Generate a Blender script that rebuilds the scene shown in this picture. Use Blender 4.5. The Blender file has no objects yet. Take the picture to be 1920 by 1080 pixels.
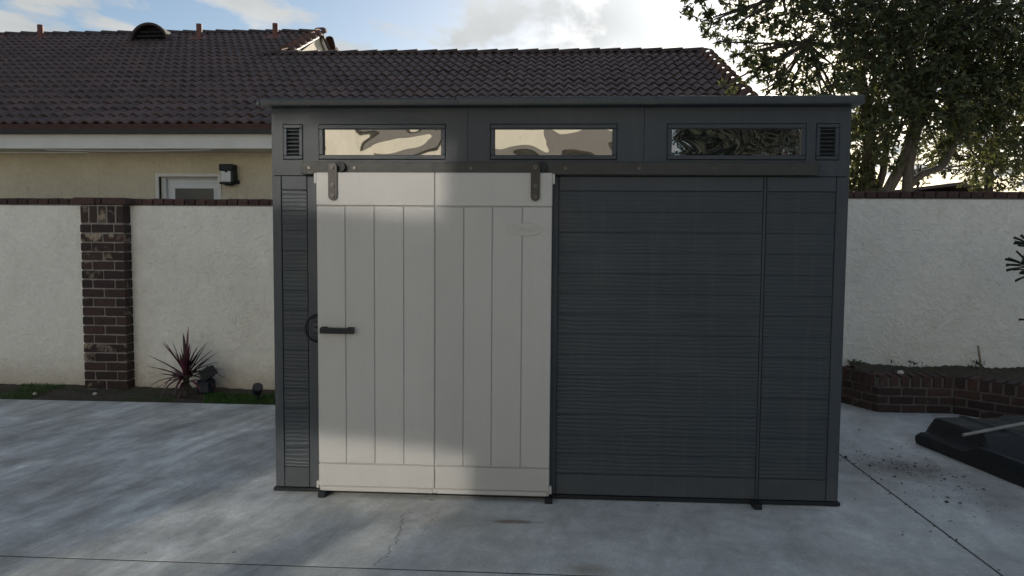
import bpy, bmesh, math, random
import numpy as np
from mathutils import Vector, Matrix

random.seed(7)
rng = np.random.default_rng(7)
SC = bpy.context.scene
COL = SC.collection
PI = math.pi

# ------------------------------------------------------------------ camera
def setup_camera():
    yaw, pitch, roll = 0.0583770, 0.0624825, 0.00758051
    f = Vector((-math.sin(yaw)*math.cos(pitch), math.cos(yaw)*math.cos(pitch), -math.sin(pitch)))
    r = Vector((math.cos(yaw), math.sin(yaw), 0)); u = r.cross(f)
    r2 = r*math.cos(roll)+u*math.sin(roll); u2 = -r*math.sin(roll)+u*math.cos(roll)
    cam = bpy.data.cameras.new('camera'); o = bpy.data.objects.new('camera', cam); COL.objects.link(o)
    M = Matrix.Identity(4)
    for i in range(3):
        M[i][0] = r2[i]; M[i][1] = u2[i]; M[i][2] = -f[i]
    M.translation = Vector((0, 0, 1.45))
    o.matrix_world = M
    cam.sensor_width = 36; cam.lens = 36*1380.45/1920
    cam.clip_start = .05; cam.clip_end = 2000
    SC.camera = o
setup_camera()
CAMP = Vector((0, 0, 1.45))

# ------------------------------------------------------------------ light
SUN_AZ = math.radians(16.6)      # to the right of +y
SUN_EL = math.radians(19.6)
SUNV = Vector((math.sin(SUN_AZ)*math.cos(SUN_EL), math.cos(SUN_AZ)*math.cos(SUN_EL), math.sin(SUN_EL)))

CLOUDS = [(-1.45, 2.16, .22, .2, .20), (-1.62, 2.1, .2, .2, .1), (-1.09, 2.24, .07, .3, -.22), (-.93, 2.24, .13, .09, .20), (-.80, 2.30, .08, .06, .16), (-.62, 2.38, .13, .3, -.20), (-.34, 2.58, .14, .12, .16), (-.2, 2.46, .08, .06, .1), (-.38, 2.27, .16, .12, -.10), (.25, 2.4, .28, .5, .14)]
def setup_world():
    w = bpy.data.worlds.new('World'); SC.world = w; w.use_nodes = True
    nt = w.node_tree; N = nt.nodes; L = nt.links; N.clear()
    def n(t, **k):
        x = N.new(t)
        for a, b in k.items(): setattr(x, a, b)
        return x
    def math_(op, a, b=None, clamp=False):
        m = n('ShaderNodeMath', operation=op, use_clamp=clamp)
        for i, v in enumerate((a, b)):
            if v is None: continue
            if hasattr(v, 'links'): L.new(v, m.inputs[i])
            else: m.inputs[i].default_value = v
        return m.outputs[0]
    out = n('ShaderNodeOutputWorld'); bg = n('ShaderNodeBackground')
    sky = n('ShaderNodeTexSky', sky_type='NISHITA')
    sky.sun_disc = False; sky.sun_elevation = SUN_EL; sky.sun_rotation = SUN_AZ
    sky.air_density = 1.0; sky.dust_density = .7; sky.ozone_density = 1.3; sky.altitude = 50
    tc = n('ShaderNodeTexCoord')
    nrm = n('ShaderNodeVectorMath', operation='NORMALIZE'); L.new(tc.outputs['Generated'], nrm.inputs[0])
    sep = n('ShaderNodeSeparateXYZ'); L.new(nrm.outputs[0], sep.inputs[0])
    # clouds live on a plane above: direction / height
    zz = math_('MAXIMUM', sep.outputs[2], .02)
    zz = math_('ADD', zz, .12)
    px = math_('DIVIDE', sep.outputs[0], zz); py = math_('DIVIDE', sep.outputs[1], zz)
    comb = n('ShaderNodeCombineXYZ'); L.new(px, comb.inputs[0]); L.new(py, comb.inputs[1])
    mp = n('ShaderNodeMapping'); mp.inputs['Location'].default_value = (3.1, 7.7, 0); mp.inputs['Scale'].default_value = (1.55, .9, 1)
    L.new(comb.outputs[0], mp.inputs[0])
    n1 = n('ShaderNodeTexNoise'); n1.inputs['Scale'].default_value = 2.2; n1.inputs['Detail'].default_value = 9
    n1.inputs['Roughness'].default_value = .56; n1.inputs['Distortion'].default_value = .25
    L.new(mp.outputs[0], n1.inputs['Vector'])
    # sun proximity: thin bright cloud around the sun
    dot = n('ShaderNodeVectorMath', operation='DOT_PRODUCT'); L.new(nrm.outputs[0], dot.inputs[0]); dot.inputs[1].default_value = SUNV
    prox = math_('MAXIMUM', dot.outputs['Value'], 0)
    g1 = math_('POWER', prox, 14); g2 = math_('POWER', prox, 160)
    dens = math_('ADD', math_('MULTIPLY_ADD', n1.outputs['Fac'], 2.1), math_('MULTIPLY', g1, .05))
    dens.node.inputs[0].links[0].from_node.inputs[2].default_value = -.55
    for cx, cy, sx, sy, amt in CLOUDS:
        dx = math_('DIVIDE', math_('SUBTRACT', px, cx), sx); dy = math_('DIVIDE', math_('SUBTRACT', py, cy), sy)
        q = math_('ADD', math_('MULTIPLY', dx, dx), math_('MULTIPLY', dy, dy))
        dens = math_('ADD', dens, math_('MULTIPLY', math_('EXPONENT', math_('MULTIPLY', q, -1.0)), amt))
    cr = n('ShaderNodeValToRGB'); cr.color_ramp.elements[0].position = .47; cr.color_ramp.elements[1].position = .72
    L.new(dens, cr.inputs[0])
    # cloud brightness: own shading by a second lookup + forward scattering near the sun
    n2 = n('ShaderNodeTexNoise'); n2.inputs['Scale'].default_value = 2.1; n2.inputs['Detail'].default_value = 6
    L.new(mp.outputs[0], n2.inputs['Vector'])
    cb = math_('MULTIPLY_ADD', n2.outputs['Fac'], 4.6); N[cb.node.name].inputs[2].default_value = 3.2
    cb = math_('ADD', cb, math_('MULTIPLY', g1, 2.5)); cb = math_('ADD', cb, math_('MULTIPLY', g2, 16.0))
    cc = n('ShaderNodeVectorMath', operation='SCALE'); cc.inputs[0].default_value = (.96, .99, 1.0); L.new(cb, cc.inputs['Scale'])
    mix = n('ShaderNodeMixRGB'); L.new(cr.outputs[0], mix.inputs[0]); L.new(sky.outputs[0], mix.inputs[1]); L.new(cc.outputs[0], mix.inputs[2])
    L.new(mix.outputs[0], bg.inputs[0]); bg.inputs[1].default_value = .068
    L.new(bg.outputs[0], out.inputs[0])
setup_world()

sun = bpy.data.lights.new('sun', 'SUN'); sun.energy = 5.0; sun.angle = math.radians(.55); sun.color = (1, .9, .76)
so = bpy.data.objects.new('sun', sun); COL.objects.link(so)
so.rotation_euler = SUNV.to_track_quat('Z', 'Y').to_euler(); so.location = (6, 20, 12)
CY = SC.cycles
CY.caustics_reflective = True; CY.blur_glossy = 0.0; CY.sample_clamp_indirect = 40.0
CY.use_guiding = True; CY.use_surface_guiding = True; CY.use_volume_guiding = False; CY.guiding_training_samples = 128
VS = SC.view_settings
VS.view_transform = 'Standard'; VS.look = 'None'; VS.exposure = 0.76; VS.gamma = 1; VS.use_curve_mapping = False

# ------------------------------------------------------------------ materials
class NT:
    def __init__(s, name):
        s.m = bpy.data.materials.new(name); s.m.use_nodes = True
        s.t = s.m.node_tree; s.N = s.t.nodes; s.L = s.t.links; s.N.clear()
        s.out = s.n('ShaderNodeOutputMaterial'); s.b = s.n('ShaderNodeBsdfPrincipled')
        s.L.new(s.b.outputs[0], s.out.inputs[0])
        s.tc = s.n('ShaderNodeTexCoord'); s.co = s.tc.outputs['Object']
        s.oi = s.n('ShaderNodeObjectInfo')
    def n(s, t, **k):
        x = s.N.new(t)
        for a, b in k.items(): setattr(x, a, b)
        return x
    def lk(s, v, sock):
        if hasattr(v, 'links'): s.L.new(v, sock)
        else:
            try: sock.default_value = v
            except Exception: sock.default_value = (*v, 1)
    def ma(s, op, a, b=0., c=0., clamp=False):
        m = s.n('ShaderNodeMath', operation=op, use_clamp=clamp)
        for i, v in enumerate((a, b, c)): s.lk(v, m.inputs[i])
        return m.outputs[0]
    def mapped(s, scale=(1, 1, 1), rot=(0, 0, 0), loc=(0, 0, 0), co=None, rand=0):
        m = s.n('ShaderNodeMapping'); c = co or s.co
        if rand:
            v = s.n('ShaderNodeVectorMath', operation='SCALE'); v.inputs[0].default_value = (rand, rand*.7, rand*1.3)
            s.L.new(s.oi.outputs['Random'], v.inputs['Scale'])
            a = s.n('ShaderNodeVectorMath', operation='ADD'); s.L.new(c, a.inputs[0]); s.L.new(v.outputs[0], a.inputs[1]); c = a.outputs[0]
        s.L.new(c, m.inputs[0]); m.inputs['Scale'].default_value = scale; m.inputs['Rotation'].default_value = rot; m.inputs['Location'].default_value = loc
        return m.outputs[0]
    def noise(s, scale, detail=4, rough=.55, dist=0, co=None):
        x = s.n('ShaderNodeTexNoise'); x.inputs['Scale'].default_value = scale; x.inputs['Detail'].default_value = detail
        x.inputs['Roughness'].default_value = rough; x.inputs['Distortion'].default_value = dist
        s.L.new(co or s.co, x.inputs['Vector']); return x.outputs['Fac']
    def vor(s, scale, co=None, feature='F1'):
        x = s.n('ShaderNodeTexVoronoi', feature=feature); x.inputs['Scale'].default_value = scale
        s.L.new(co or s.co, x.inputs['Vector']); return x.outputs['Distance']
    def ramp(s, v, a, b, ca=0., cb=1.):
        r = s.n('ShaderNodeMapRange'); s.lk(v, r.inputs[0])
        for i, q in enumerate((a, b, ca, cb)): r.inputs[i+1].default_value = q
        r.clamp = True; return r.outputs[0]
    def mix(s, f, a, b, mode='MIX'):
        m = s.n('ShaderNodeMixRGB', blend_type=mode); s.lk(f, m.inputs[0])
        for v, i in ((a, 1), (b, 2)):
            if hasattr(v, 'links'): s.L.new(v, m.inputs[i])
            else: m.inputs[i].default_value = (*v, 1) if len(v) == 3 else v
        return m.outputs[0]
    def scale(s, c, f):
        v = s.n('ShaderNodeVectorMath', operation='SCALE'); s.lk(c if hasattr(c, 'links') else c[:3], v.inputs[0]); s.lk(f, v.inputs['Scale']); return v.outputs[0]
    def col(s, c): s.lk(c if hasattr(c, 'links') else (*c, 1), s.b.inputs['Base Color'])
    def rough(s, r): s.lk(r, s.b.inputs['Roughness'])
    def bump(s, h, strength=.3, dist=.01):
        b = s.n('ShaderNodeBump'); b.inputs['Strength'].default_value = strength; b.inputs['Distance'].default_value = dist
        s.L.new(h, b.inputs['Height']); s.L.new(b.outputs[0], s.b.inputs['Normal'])

def simple(name, c, rough=.6, var=.15, nscale=12, bump=0., bscale=60, metal=0., rand=.0):
    m = NT(name)
    f = m.ramp(m.noise(nscale, 5), .3, .7, 1-var, 1+var)
    if rand: f = m.ma('MULTIPLY', f, m.ramp(m.oi.outputs['Random'], 0, 1, 1-rand, 1+rand))
    m.col(m.scale(c, f)); m.rough(m.ramp(m.noise(nscale*2, 3), .3, .7, max(0, rough-.08), min(1, rough+.08)))
    m.b.inputs['Metallic'].default_value = metal
    if bump: m.bump(m.noise(bscale, 5, .6), bump, .004)
    return m.m

M = {}
def make_materials():
    # concrete
    m = NT('concrete')
    big = m.noise(.55, 4, .6)
    rc = m.mapped((1, 1, 1), (0, 0, math.radians(14)))
    st = m.noise(1.25, 8, .64, .5, m.mapped((2.3, .62, 1), co=rc))
    st2 = m.noise(4.2, 7, .66, .5, m.mapped((2.2, .55, 1), (0, 0, 0), (4, 2, 0), co=rc))
    blot = m.noise(3.4, 7, .68, .5); fine = m.noise(55, 5, .7); grain = m.noise(260, 2, .6)
    sepx = m.n('ShaderNodeSeparateXYZ'); m.L.new(m.co, sepx.inputs[0])
    lm = m.ramp(m.ma('ADD', sepx.outputs[0], m.ma('MULTIPLY', m.ma('SUBTRACT', big, .5), 3)), -.6, -2.0, .35, 1)
    mid = m.noise(11, 8, .72, .3); grit = m.noise(120, 4, .75)
    v = m.ma('ADD', 1, m.ma('MULTIPLY', m.ma('SUBTRACT', m.ma('MULTIPLY', m.ramp(st, .34, .66, .64, 1.34), m.ramp(st2, .32, .68, .76, 1.22)), 1), lm))
    v = m.ma('MULTIPLY', v, m.ma('MULTIPLY', m.ramp(mid, .3, .7, .87, 1.13), m.ramp(grit, .3, .7, .84, 1.16)))
    v = m.ma('MULTIPLY', v, m.ramp(blot, .3, .7, .80, 1.22)); v = m.ma('MULTIPLY', v, m.ramp(fine, .25, .75, .86, 1.13))
    v = m.ma('MULTIPLY', v, m.ramp(big, .35, .65, .88, 1.14)); v = m.ma('MULTIPLY', v, m.ramp(grain, .3, .7, .92, 1.08))
    c = m.scale((.46, .475, .465), v)
    c = m.mix(m.ramp(m.noise(1.1, 5, .6, 0, m.mapped((1, 1, 1), (0, 0, 0), (9, 3, 0))), .52, .72, 0, .45), c, m.scale((.31, .27, .215), v))
    # dark drip spots
    vs = m.vor(2.3); c = m.mix(m.ramp(vs, .018, .03, .75, 0), c, (.06, .06, .062))
    sep = m.n('ShaderNodeSeparateXYZ'); m.L.new(m.co, sep.inputs[0]); X, Y = sep.outputs[0], sep.outputs[1]
    def blob(cx, cy, sx, sy, lo, hi, col, amt, ns=14):
        nonlocal c
        dx = m.ma('DIVIDE', m.ma('SUBTRACT', X, cx), sx); dy = m.ma('DIVIDE', m.ma('SUBTRACT', Y, cy), sy)
        d = m.ma('SQRT', m.ma('ADD', m.ma('MULTIPLY', dx, dx), m.ma('MULTIPLY', dy, dy)))
        d = m.ma('ADD', d, m.ma('MULTIPLY', m.ma('SUBTRACT', m.noise(ns, 6, .7), .5), 1.7))
        c = m.mix(m.ramp(d, lo, hi, amt, 0), c, col)
    blob(-.20, 3.735, .16, .028, .45, 1.1, (.15, .085, .045), .7)
    blob(2.25, 4.85, .36, .26, .2, 1.3, (.075, .062, .048), .65, 9)
    blob(2.55, 4.3, .25, .5, .1, 1.4, (.085, .075, .06), .45, 7)
    blob(.16, 3.2, .12, .06, .2, 1.3, (.24, .19, .13), .6, 20)
    def crack(x0, y0, y1, slope, wob, wd, amt, seed):
        nonlocal c
        cy = m.n('ShaderNodeCombineXYZ'); m.L.new(Y, cy.inputs[0]); cy.inputs[1].default_value = seed
        w = m.ma('MULTIPLY', m.ma('SUBTRACT', m.noise(5, 8, .72, 0, cy.outputs[0]), .5), wob)
        d = m.ma('ABSOLUTE', m.ma('SUBTRACT', m.ma('SUBTRACT', X, m.ma('MULTIPLY_ADD', Y, slope, x0-slope*y0)), w))
        f = m.ramp(d, wd*.4, wd, amt, 0)
        f = m.ma('MULTIPLY', f, m.ma('MULTIPLY', m.ramp(Y, y0, y0+.02), m.ramp(Y, y1-.25, y1, 1, 0)))
        f = m.ma('MULTIPLY', f, m.ramp(m.noise(9, 3), .3, .5, .35, 1))
        c = m.mix(f, c, (.045, .043, .04))
    crack(-.80, 3.15, 4.0, .06, .30, .0045, .8, 1.3)
    crack(-.66, 3.5, 4.02, .22, .2, .003, .5, 6.1)
    m.col(c); m.rough(m.ramp(st, .3, .7, .55, .8)); m.b.inputs['Specular IOR Level'].default_value = .45
    hh = m.ma('ADD', m.ma('MULTIPLY', fine, .6), m.ma('ADD', m.ma('MULTIPLY', st2, 1.0), m.ma('MULTIPLY', grain, .25)))
    hh = m.ma('ADD', hh, m.ma('MULTIPLY', grit, .5)); m.bump(hh, .5, .006); M['concrete'] = m.m

    # stucco (white yard wall)
    def stucco(name, base, dirt, scale=1., bs=.6, low=.22):
        m = NT(name)
        a = m.noise(16*scale, 7, .62, .8); b_ = m.ramp(m.noise(30*scale, 6, .6, .5), .46, .60)
        lace = m.ramp(m.noise(11*scale, 5, .55, 1.0), .47, .56)
        v = m.ma('MULTIPLY', m.ramp(m.noise(1.3, 5), .3, .7, .92, 1.05), m.ramp(a, .3, .7, .93, 1.04))
        c = m.scale(base, v)
        sep = m.n('ShaderNodeSeparateXYZ'); m.L.new(m.co, sep.inputs[0])
        z = m.ma('SUBTRACT', sep.outputs[2], m.ma('MULTIPLY', m.noise(7, 6, .7), low*1.6))
        c = m.mix(m.ramp(z, -low*.9, low*.5, .75, 0), c, dirt)
        stn = m.noise(2.2, 6, .65, 0, m.mapped((1.4, 1.4, .8)))
        c = m.mix(m.ramp(stn, .54, .78, 0, .28), c, dirt)
        drip = m.ma('ADD', m.noise(5, 6, .7, 0, m.mapped((3.2, 3.2, .25))), m.ma('MULTIPLY', m.ma('SUBTRACT', m.ma('MINIMUM', sep.outputs[2], 1.75), 1.75), .28))
        c = m.mix(m.ramp(drip, .54, .76, 0, .3), c, dirt)
        crk = m.ma('ABSOLUTE', m.ma('SUBTRACT', m.noise(1.1, 7, .68, .6), .5)); c = m.mix(m.ramp(crk, .0008, .003, .25, 0), c, tuple(x*.5 for x in dirt))
        m.col(c); m.rough(.9); m.b.inputs['Specular IOR Level'].default_value = .2
        m.bump(m.ma('ADD', m.ma('MULTIPLY', lace, 1.1), m.ma('ADD', m.ma('MULTIPLY', b_, .6), m.ma('MULTIPLY', a, .6))), bs*.8, .010)
        return m.m
    M['stucco'] = stucco('white_stucco', (.76, .745, .69), (.44, .37, .27))
    M['house_stucco'] = stucco('cream_stucco', (.60, .54, .41), (.33, .25, .15), .8, .6, .1)
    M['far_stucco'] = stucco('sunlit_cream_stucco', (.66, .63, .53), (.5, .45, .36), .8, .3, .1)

    # brick: dark reused brick with pale mortar smears
    m = NT('dark_brick'); co = m.mapped((1, 1, 1), rand=37)
    r = m.oi.outputs['Random']
    c = m.mix(r, (.022, .014, .013), (.052, .028, .024)); c = m.scale(c, m.ramp(m.noise(40, 6, .65, 0, co), .3, .7, .65, 1.4))
    r2 = m.ma('FRACT', m.ma('MULTIPLY', r, 17.3))
    patch = m.noise(9, 5, .62, .4, co)
    thr = m.ma('SUBTRACT', patch, m.ramp(r2, 0, 1, -.05, .42))
    c = m.mix(m.ramp(thr, .47, .62, 0, .75), c, m.scale((.42, .34, .25), m.ramp(m.noise(60, 4, .6, 0, co), .3, .7, .6, 1.2)))
    m.col(c); m.rough(.85); m.bump(m.noise(90, 6, .65, 0, co), .5, .004); M['brick'] = m.m
    m = NT('planter_brick'); co = m.mapped((1, 1, 1), rand=37); r = m.oi.outputs['Random']
    c = m.mix(r, (.026, .017, .016), (.060, .032, .027)); c = m.scale(c, m.ramp(m.noise(40, 6, .65, 0, co), .3, .7, .65, 1.4))
    r2 = m.ma('FRACT', m.ma('MULTIPLY', r, 23.7)); thr = m.ma('SUBTRACT', m.noise(12, 6, .7, .5, co), m.ramp(r2, 0, 1, .0, .6))
    c = m.mix(m.ramp(thr, .54, .62, 0, .7), c, (.42, .33, .24))
    m.col(c); m.rough(.85); m.bump(m.noise(90, 6, .65, 0, co), .5, .004); M['planter_brick'] = m.m
    M['cap_brick'] = simple('brown_cap_brick', (.055, .030, .026), .85, .3, 25, .4, 90, rand=.35)
    M['mortar'] = simple('mortar', (.22, .20, .18), .95, .25, 20, .5, 80)
    M['planter_mortar'] = simple('planter_mortar', (.115, .105, .095), .95, .3, 20, .5, 80)

    # shed resin
    def resin(name, c, rough, grain=False, var=.06):
        m = NT(name)
        v = m.ramp(m.noise(1.4, 4), .3, .7, 1-var, 1+var)
        v = m.ma('MULTIPLY', v, m.ramp(m.noise(180, 2), .3, .7, .97, 1.03))
        v = m.ma('MULTIPLY', v, m.ramp(m.oi.outputs['Random'], 0, 1, .95, 1.05))
        sep = m.n('ShaderNodeSeparateXYZ'); m.L.new(m.co, sep.inputs[0]); z = sep.outputs[2]
        runs = m.noise(3.0, 6, .65, 0, m.mapped((7, 7, .35)))
        splash = m.ma('SUBTRACT', m.ma('MULTIPLY', m.noise(16, 7, .7), .5), z)
        dust = m.ma('ADD', m.ramp(m.noise(3.5, 6, .7), .5, .8, 0, .10), m.ma('ADD', m.ramp(runs, .52, .8, 0, .16), m.ramp(splash, -.02, .25, 0, .14)), clamp=True)
        dust = m.ma('MULTIPLY', dust, m.ramp(m.noise(60, 4, .7), .3, .7, .5, 1.3))
        cc = m.mix(dust, m.scale(c, v), (.15, .145, .135)) if c[0] < .2 else m.mix(dust, m.scale(c, v), (.30, .275, .24))
        m.b.inputs['Specular IOR Level'].default_value = .34
        m.col(cc); m.rough(m.ramp(m.noise(5, 5, .6), .3, .7, rough-.06, rough+.08))
        if grain:
            co = m.mapped((.20, 1, 1), rand=9)
            w = m.n('ShaderNodeTexWave', wave_type='BANDS', bands_direction='Z'); w.inputs['Scale'].default_value = 13.5; w.inputs['Distortion'].default_value = 5.0
            w.inputs['Detail'].default_value = 2.5; w.inputs['Detail Scale'].default_value = 1.1; w.inputs['Detail Roughness'].default_value = .6
            m.L.new(co, w.inputs['Vector'])
            g2 = m.noise(1., 2, .5, .3, m.mapped((4, 1, 170), rand=5))
            fade = m.ramp(m.noise(2.2, 3, .5, 0, m.mapped((1, 1, 4), rand=3)), .3, .7, .45, 1)
            m.bump(m.ma('ADD', m.ma('MULTIPLY', w.outputs['Fac'], fade), m.ma('MULTIPLY', g2, .35)), .45, .0035)
        else:
            m.bump(m.ma('ADD', m.noise(420, 3, .6), m.ma('MULTIPLY', m.noise(2.3, 2), 14)), .12, .001)
        return m.m
    M['shed'] = resin('charcoal_resin', (.036, .046, .059), .48)
    M['shed_board'] = resin('charcoal_grain_resin', (.029, .039, .050), .47, True)
    M['shed_roof'] = resin('charcoal_roof_resin', (.036, .047, .058), .38)
    M['door'] = resin('pale_grey_resin', (.40, .40, .40), .45, False, .03)
    M['shed_dark'] = simple('dark_inside', (.012, .013, .015), .8)
    M['steel'] = simple('painted_steel', (.036, .038, .039), .55, .15, 20, .05, 200, .35)
    M['black_steel'] = simple('black_steel', (.022, .022, .024), .38, .2, 20, .05, 200, .4)
    M['bolt'] = simple('bolt_steel', (.09, .09, .088), .35, .2, 30, 0, 1, .8)
    M['black'] = simple('black_plastic', (.010, .013, .017), .55, .2, 10, .1, 150)
    [n for n in M['black'].node_tree.nodes if n.type == 'BSDF_PRINCIPLED'][0].inputs['Specular IOR Level'].default_value = .3
    # wavy acrylic pane, dark behind it, glossy in front
    m = NT('wavy_acrylic'); m.col((.012, .013, .014)); m.rough(.012)
    m.b.inputs['IOR'].default_value = 3.4
    co = m.mapped((1., 1., 1.), rand=11)
    m.bump(m.noise(3.1, 1.2, .35, .5, co), .20, .05); M['pane'] = m.m
    m = NT('house_glass'); m.col((.020, .017, .015)); m.rough(.25); M['house_glass'] = m.m

    # roof tiles
    m = NT('concrete_roof_tile'); geo = m.n('ShaderNodeNewGeometry'); r = m.ma('FRACT', m.ma('ADD', m.oi.outputs['Random'], geo.outputs['Random Per Island'])); co = m.mapped((1, 1, 1), rand=51)
    c = m.mix(r, (.058, .038, .035), (.105, .062, .054)); c = m.mix(m.ramp(m.noise(5, 6, .65, 0, co), .45, .75, 0, .5), c, (.10, .085, .07))
    c = m.scale(c, m.ramp(m.noise(70, 4, .6, 0, co), .3, .7, .75, 1.25))
    m.col(c); m.rough(.75); m.bump(m.noise(120, 4, .6, 0, co), .3, .003); M['tile'] = m.m
    M['ridge'] = simple('ridge_tile', (.060, .040, .036), .8, .3, 14, .3, 90, rand=.25)
    M['rake'] = simple('rake_tile', (.115, .060, .048), .8, .35, 14, .3, 90, rand=.25)
    M['birdstop'] = simple('red_eave_closure', (.060, .026, .022), .85, .3, 14)
    M['gutter'] = simple('dark_drip_edge', (.016, .014, .014), .6, .2, 14)
    M['fascia'] = simple('white_painted_board', (.62, .61, .58), .65, .07, 4, .12, 40)
    M['housedoor'] = simple('white_house_door', (.62, .64, .66), .55, .05, 5)
    M['rustpipe'] = simple('rust_red_pipe', (.16, .06, .045), .7, .3, 10)
    M['lampglass'] = simple('frosted_lamp_glass', (.50, .52, .53), .3, .1, 10)

    # soil, plants
    m = NT('soil'); v = m.ramp(m.noise(25, 7, .7), .25, .75, .5, 1.7)
    c = m.scale((.060, .050, .037), v); c = m.mix(m.ramp(m.noise(70, 3), .6, .75, 0, .5), c, (.15, .13, .10))
    m.col(c); m.rough(.95); m.bump(m.noise(60, 6, .7), .9, .02); M['soil'] = m.m
    M['joint_dirt'] = simple('joint_dirt', (.075, .072, .066), .95, .4, 30)
    M['ground'] = simple('bare_ground', (.13, .115, .09), .95, .3, 2, .5, 20)
    def leafmat(name, a, b, rough=.5, trans=.25, tcol=None):
        m = NT(name)
        g = m.n('ShaderNodeNewGeometry')
        c = m.mix(g.outputs['Random Per Island'], a, b)
        m.col(c); m.rough(rough)
        if trans:
            t = m.n('ShaderNodeBsdfTranslucent'); tc_ = m.mix(g.outputs['Random Per Island'], tcol or tuple(x*1.6 for x in a), tcol or tuple(x*1.8 for x in b))
            m.L.new(tc_, t.inputs[0])
            mx = m.n('ShaderNodeMixShader'); mx.inputs[0].default_value = trans
            m.L.new(m.b.outputs[0], mx.inputs[1]); m.L.new(t.outputs[0], mx.inputs[2]); m.L.new(mx.outputs[0], m.out.inputs[0])
        return m.m
    M['leaf'] = leafmat('broad_leaf', (.030, .050, .022), (.052, .068, .030), .5, .24, (.15, .16, .045))
    M['leaf_dark'] = leafmat('dark_leaf', (.012, .018, .011), (.024, .032, .018), .7, 0)
    M['leaf_fine'] = leafmat('fine_leaf', (.045, .060, .028), (.085, .090, .045), .5, .3, (.14, .14, .05))
    M['leaf_far'] = leafmat('far_leaf', (.07, .085, .05), (.12, .12, .075), .6, .3)
    M['grass'] = leafmat('grass_blade', (.030, .085, .016), (.065, .130, .026), .5, .25)
    M['shrub_leaf'] = simple('shrub_leaf', (.028, .048, .030), .4, .3, 30, rand=.3)
    M['litter'] = leafmat('leaf_litter', (.025, .019, .014), (.075, .058, .042), .8, 0)
    m = NT('purple_strap_leaf'); co = m.co
    sep = m.n('ShaderNodeSeparateXYZ'); m.L.new(co, sep.inputs[0])
    c = m.mix(m.oi.outputs['Random'], (.040, .012, .022), (.12, .022, .045))
    m.col(m.mix(m.ramp(m.noise(60, 2, .5, 0, m.mapped((8, .4, 1))), .5, .7, 0, .35), c, (.10, .05, .05))); m.rough(.42); M['cordyline'] = m.m
    m = NT('bark'); f = m.noise(9, 8, .7, .4, m.mapped((3, 3, .7)))
    m.col(m.scale((.062, .054, .045), m.ramp(f, .3, .7, .5, 1.4))); m.rough(.9); m.bump(f, .8, .02); M['bark'] = m.m
    m = NT('sun_glass'); m.col((.01, .01, .01)); m.rough(.024); m.b.inputs['IOR'].default_value = 2.8; M['sun_glass'] = m.m
    M['grey_awning'] = simple('grey_awning', (.17, .16, .145), .8, .1, 4)  # grey of the added slabs that the shed windows mirror
    M['pole'] = simple('grey_pole', (.22, .22, .21), .5, .2, 12)
    M['wood'] = simple('weathered_stake', (.20, .15, .11), .85, .3, 14)
    M['lamp_blue'] = simple('blue_black_plastic', (.008, .014, .028), .6, .2, 20)
    M['stone'] = simple('pale_stone', (.45, .43, .40), .8, .2, 20, rand=.2)
    M['neighbour_roof'] = simple('far_brown_roof', (.085, .060, .055), .8, .25, 6, .3, 12)
    # black tray
    m = NT('black_moulded_plastic'); m.col(m.mix(m.ramp(m.noise(4, 6, .7), .5, .75, 0, .25), (.016, .019, .022), (.10, .095, .085)))
    scr = m.ramp(m.noise(4, 4, .7, .2, m.mapped((1.2, 26, 1), (0, 0, .2))), .66, .72, 0, .3)
    spk = m.ramp(m.vor(38), .06, .10, .45, 0)
    cc = m.b.inputs['Base Color'].links[0].from_socket
    m.col(m.mix(m.ma('MAXIMUM', scr, m.ma('MULTIPLY', spk, m.ramp(m.noise(3, 4), .45, .6))), cc, (.14, .135, .125)))
    m.b.inputs['Specular IOR Level'].default_value = .3
    m.rough(m.ramp(m.noise(7, 5), .3, .7, .42, .65)); m.bump(m.noise(160, 3), .15, .002); M['tray'] = m.m
make_materials()

# ------------------------------------------------------------------ object helpers
def link(name, mesh, mat=None, parent=None, loc=(0, 0, 0)):
    o = bpy.data.objects.new(name, mesh); COL.objects.link(o); o.location = loc
    if mat is not None and len(mesh.materials) == 0: mesh.materials.append(M[mat] if isinstance(mat, str) else mat)
    if parent is not None: o.parent = parent
    return o

def tag(o, label=None, cat=None, group=None, kind=None):
    if label: o['label'] = label
    if cat: o['category'] = cat
    if group: o['group'] = group
    if kind: o['kind'] = kind
    return o

def thing(name, label, cat, loc=(0, 0, 0), group=None):
    o = bpy.data.objects.new(name, None); o.empty_display_size = .1; COL.objects.link(o); o.location = loc
    return tag(o, label, cat, group)

def root_loc(o):
    v = Vector((0, 0, 0))
    while o is not None:
        v = v+Vector(o.location); o = o.parent
    return v

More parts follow.
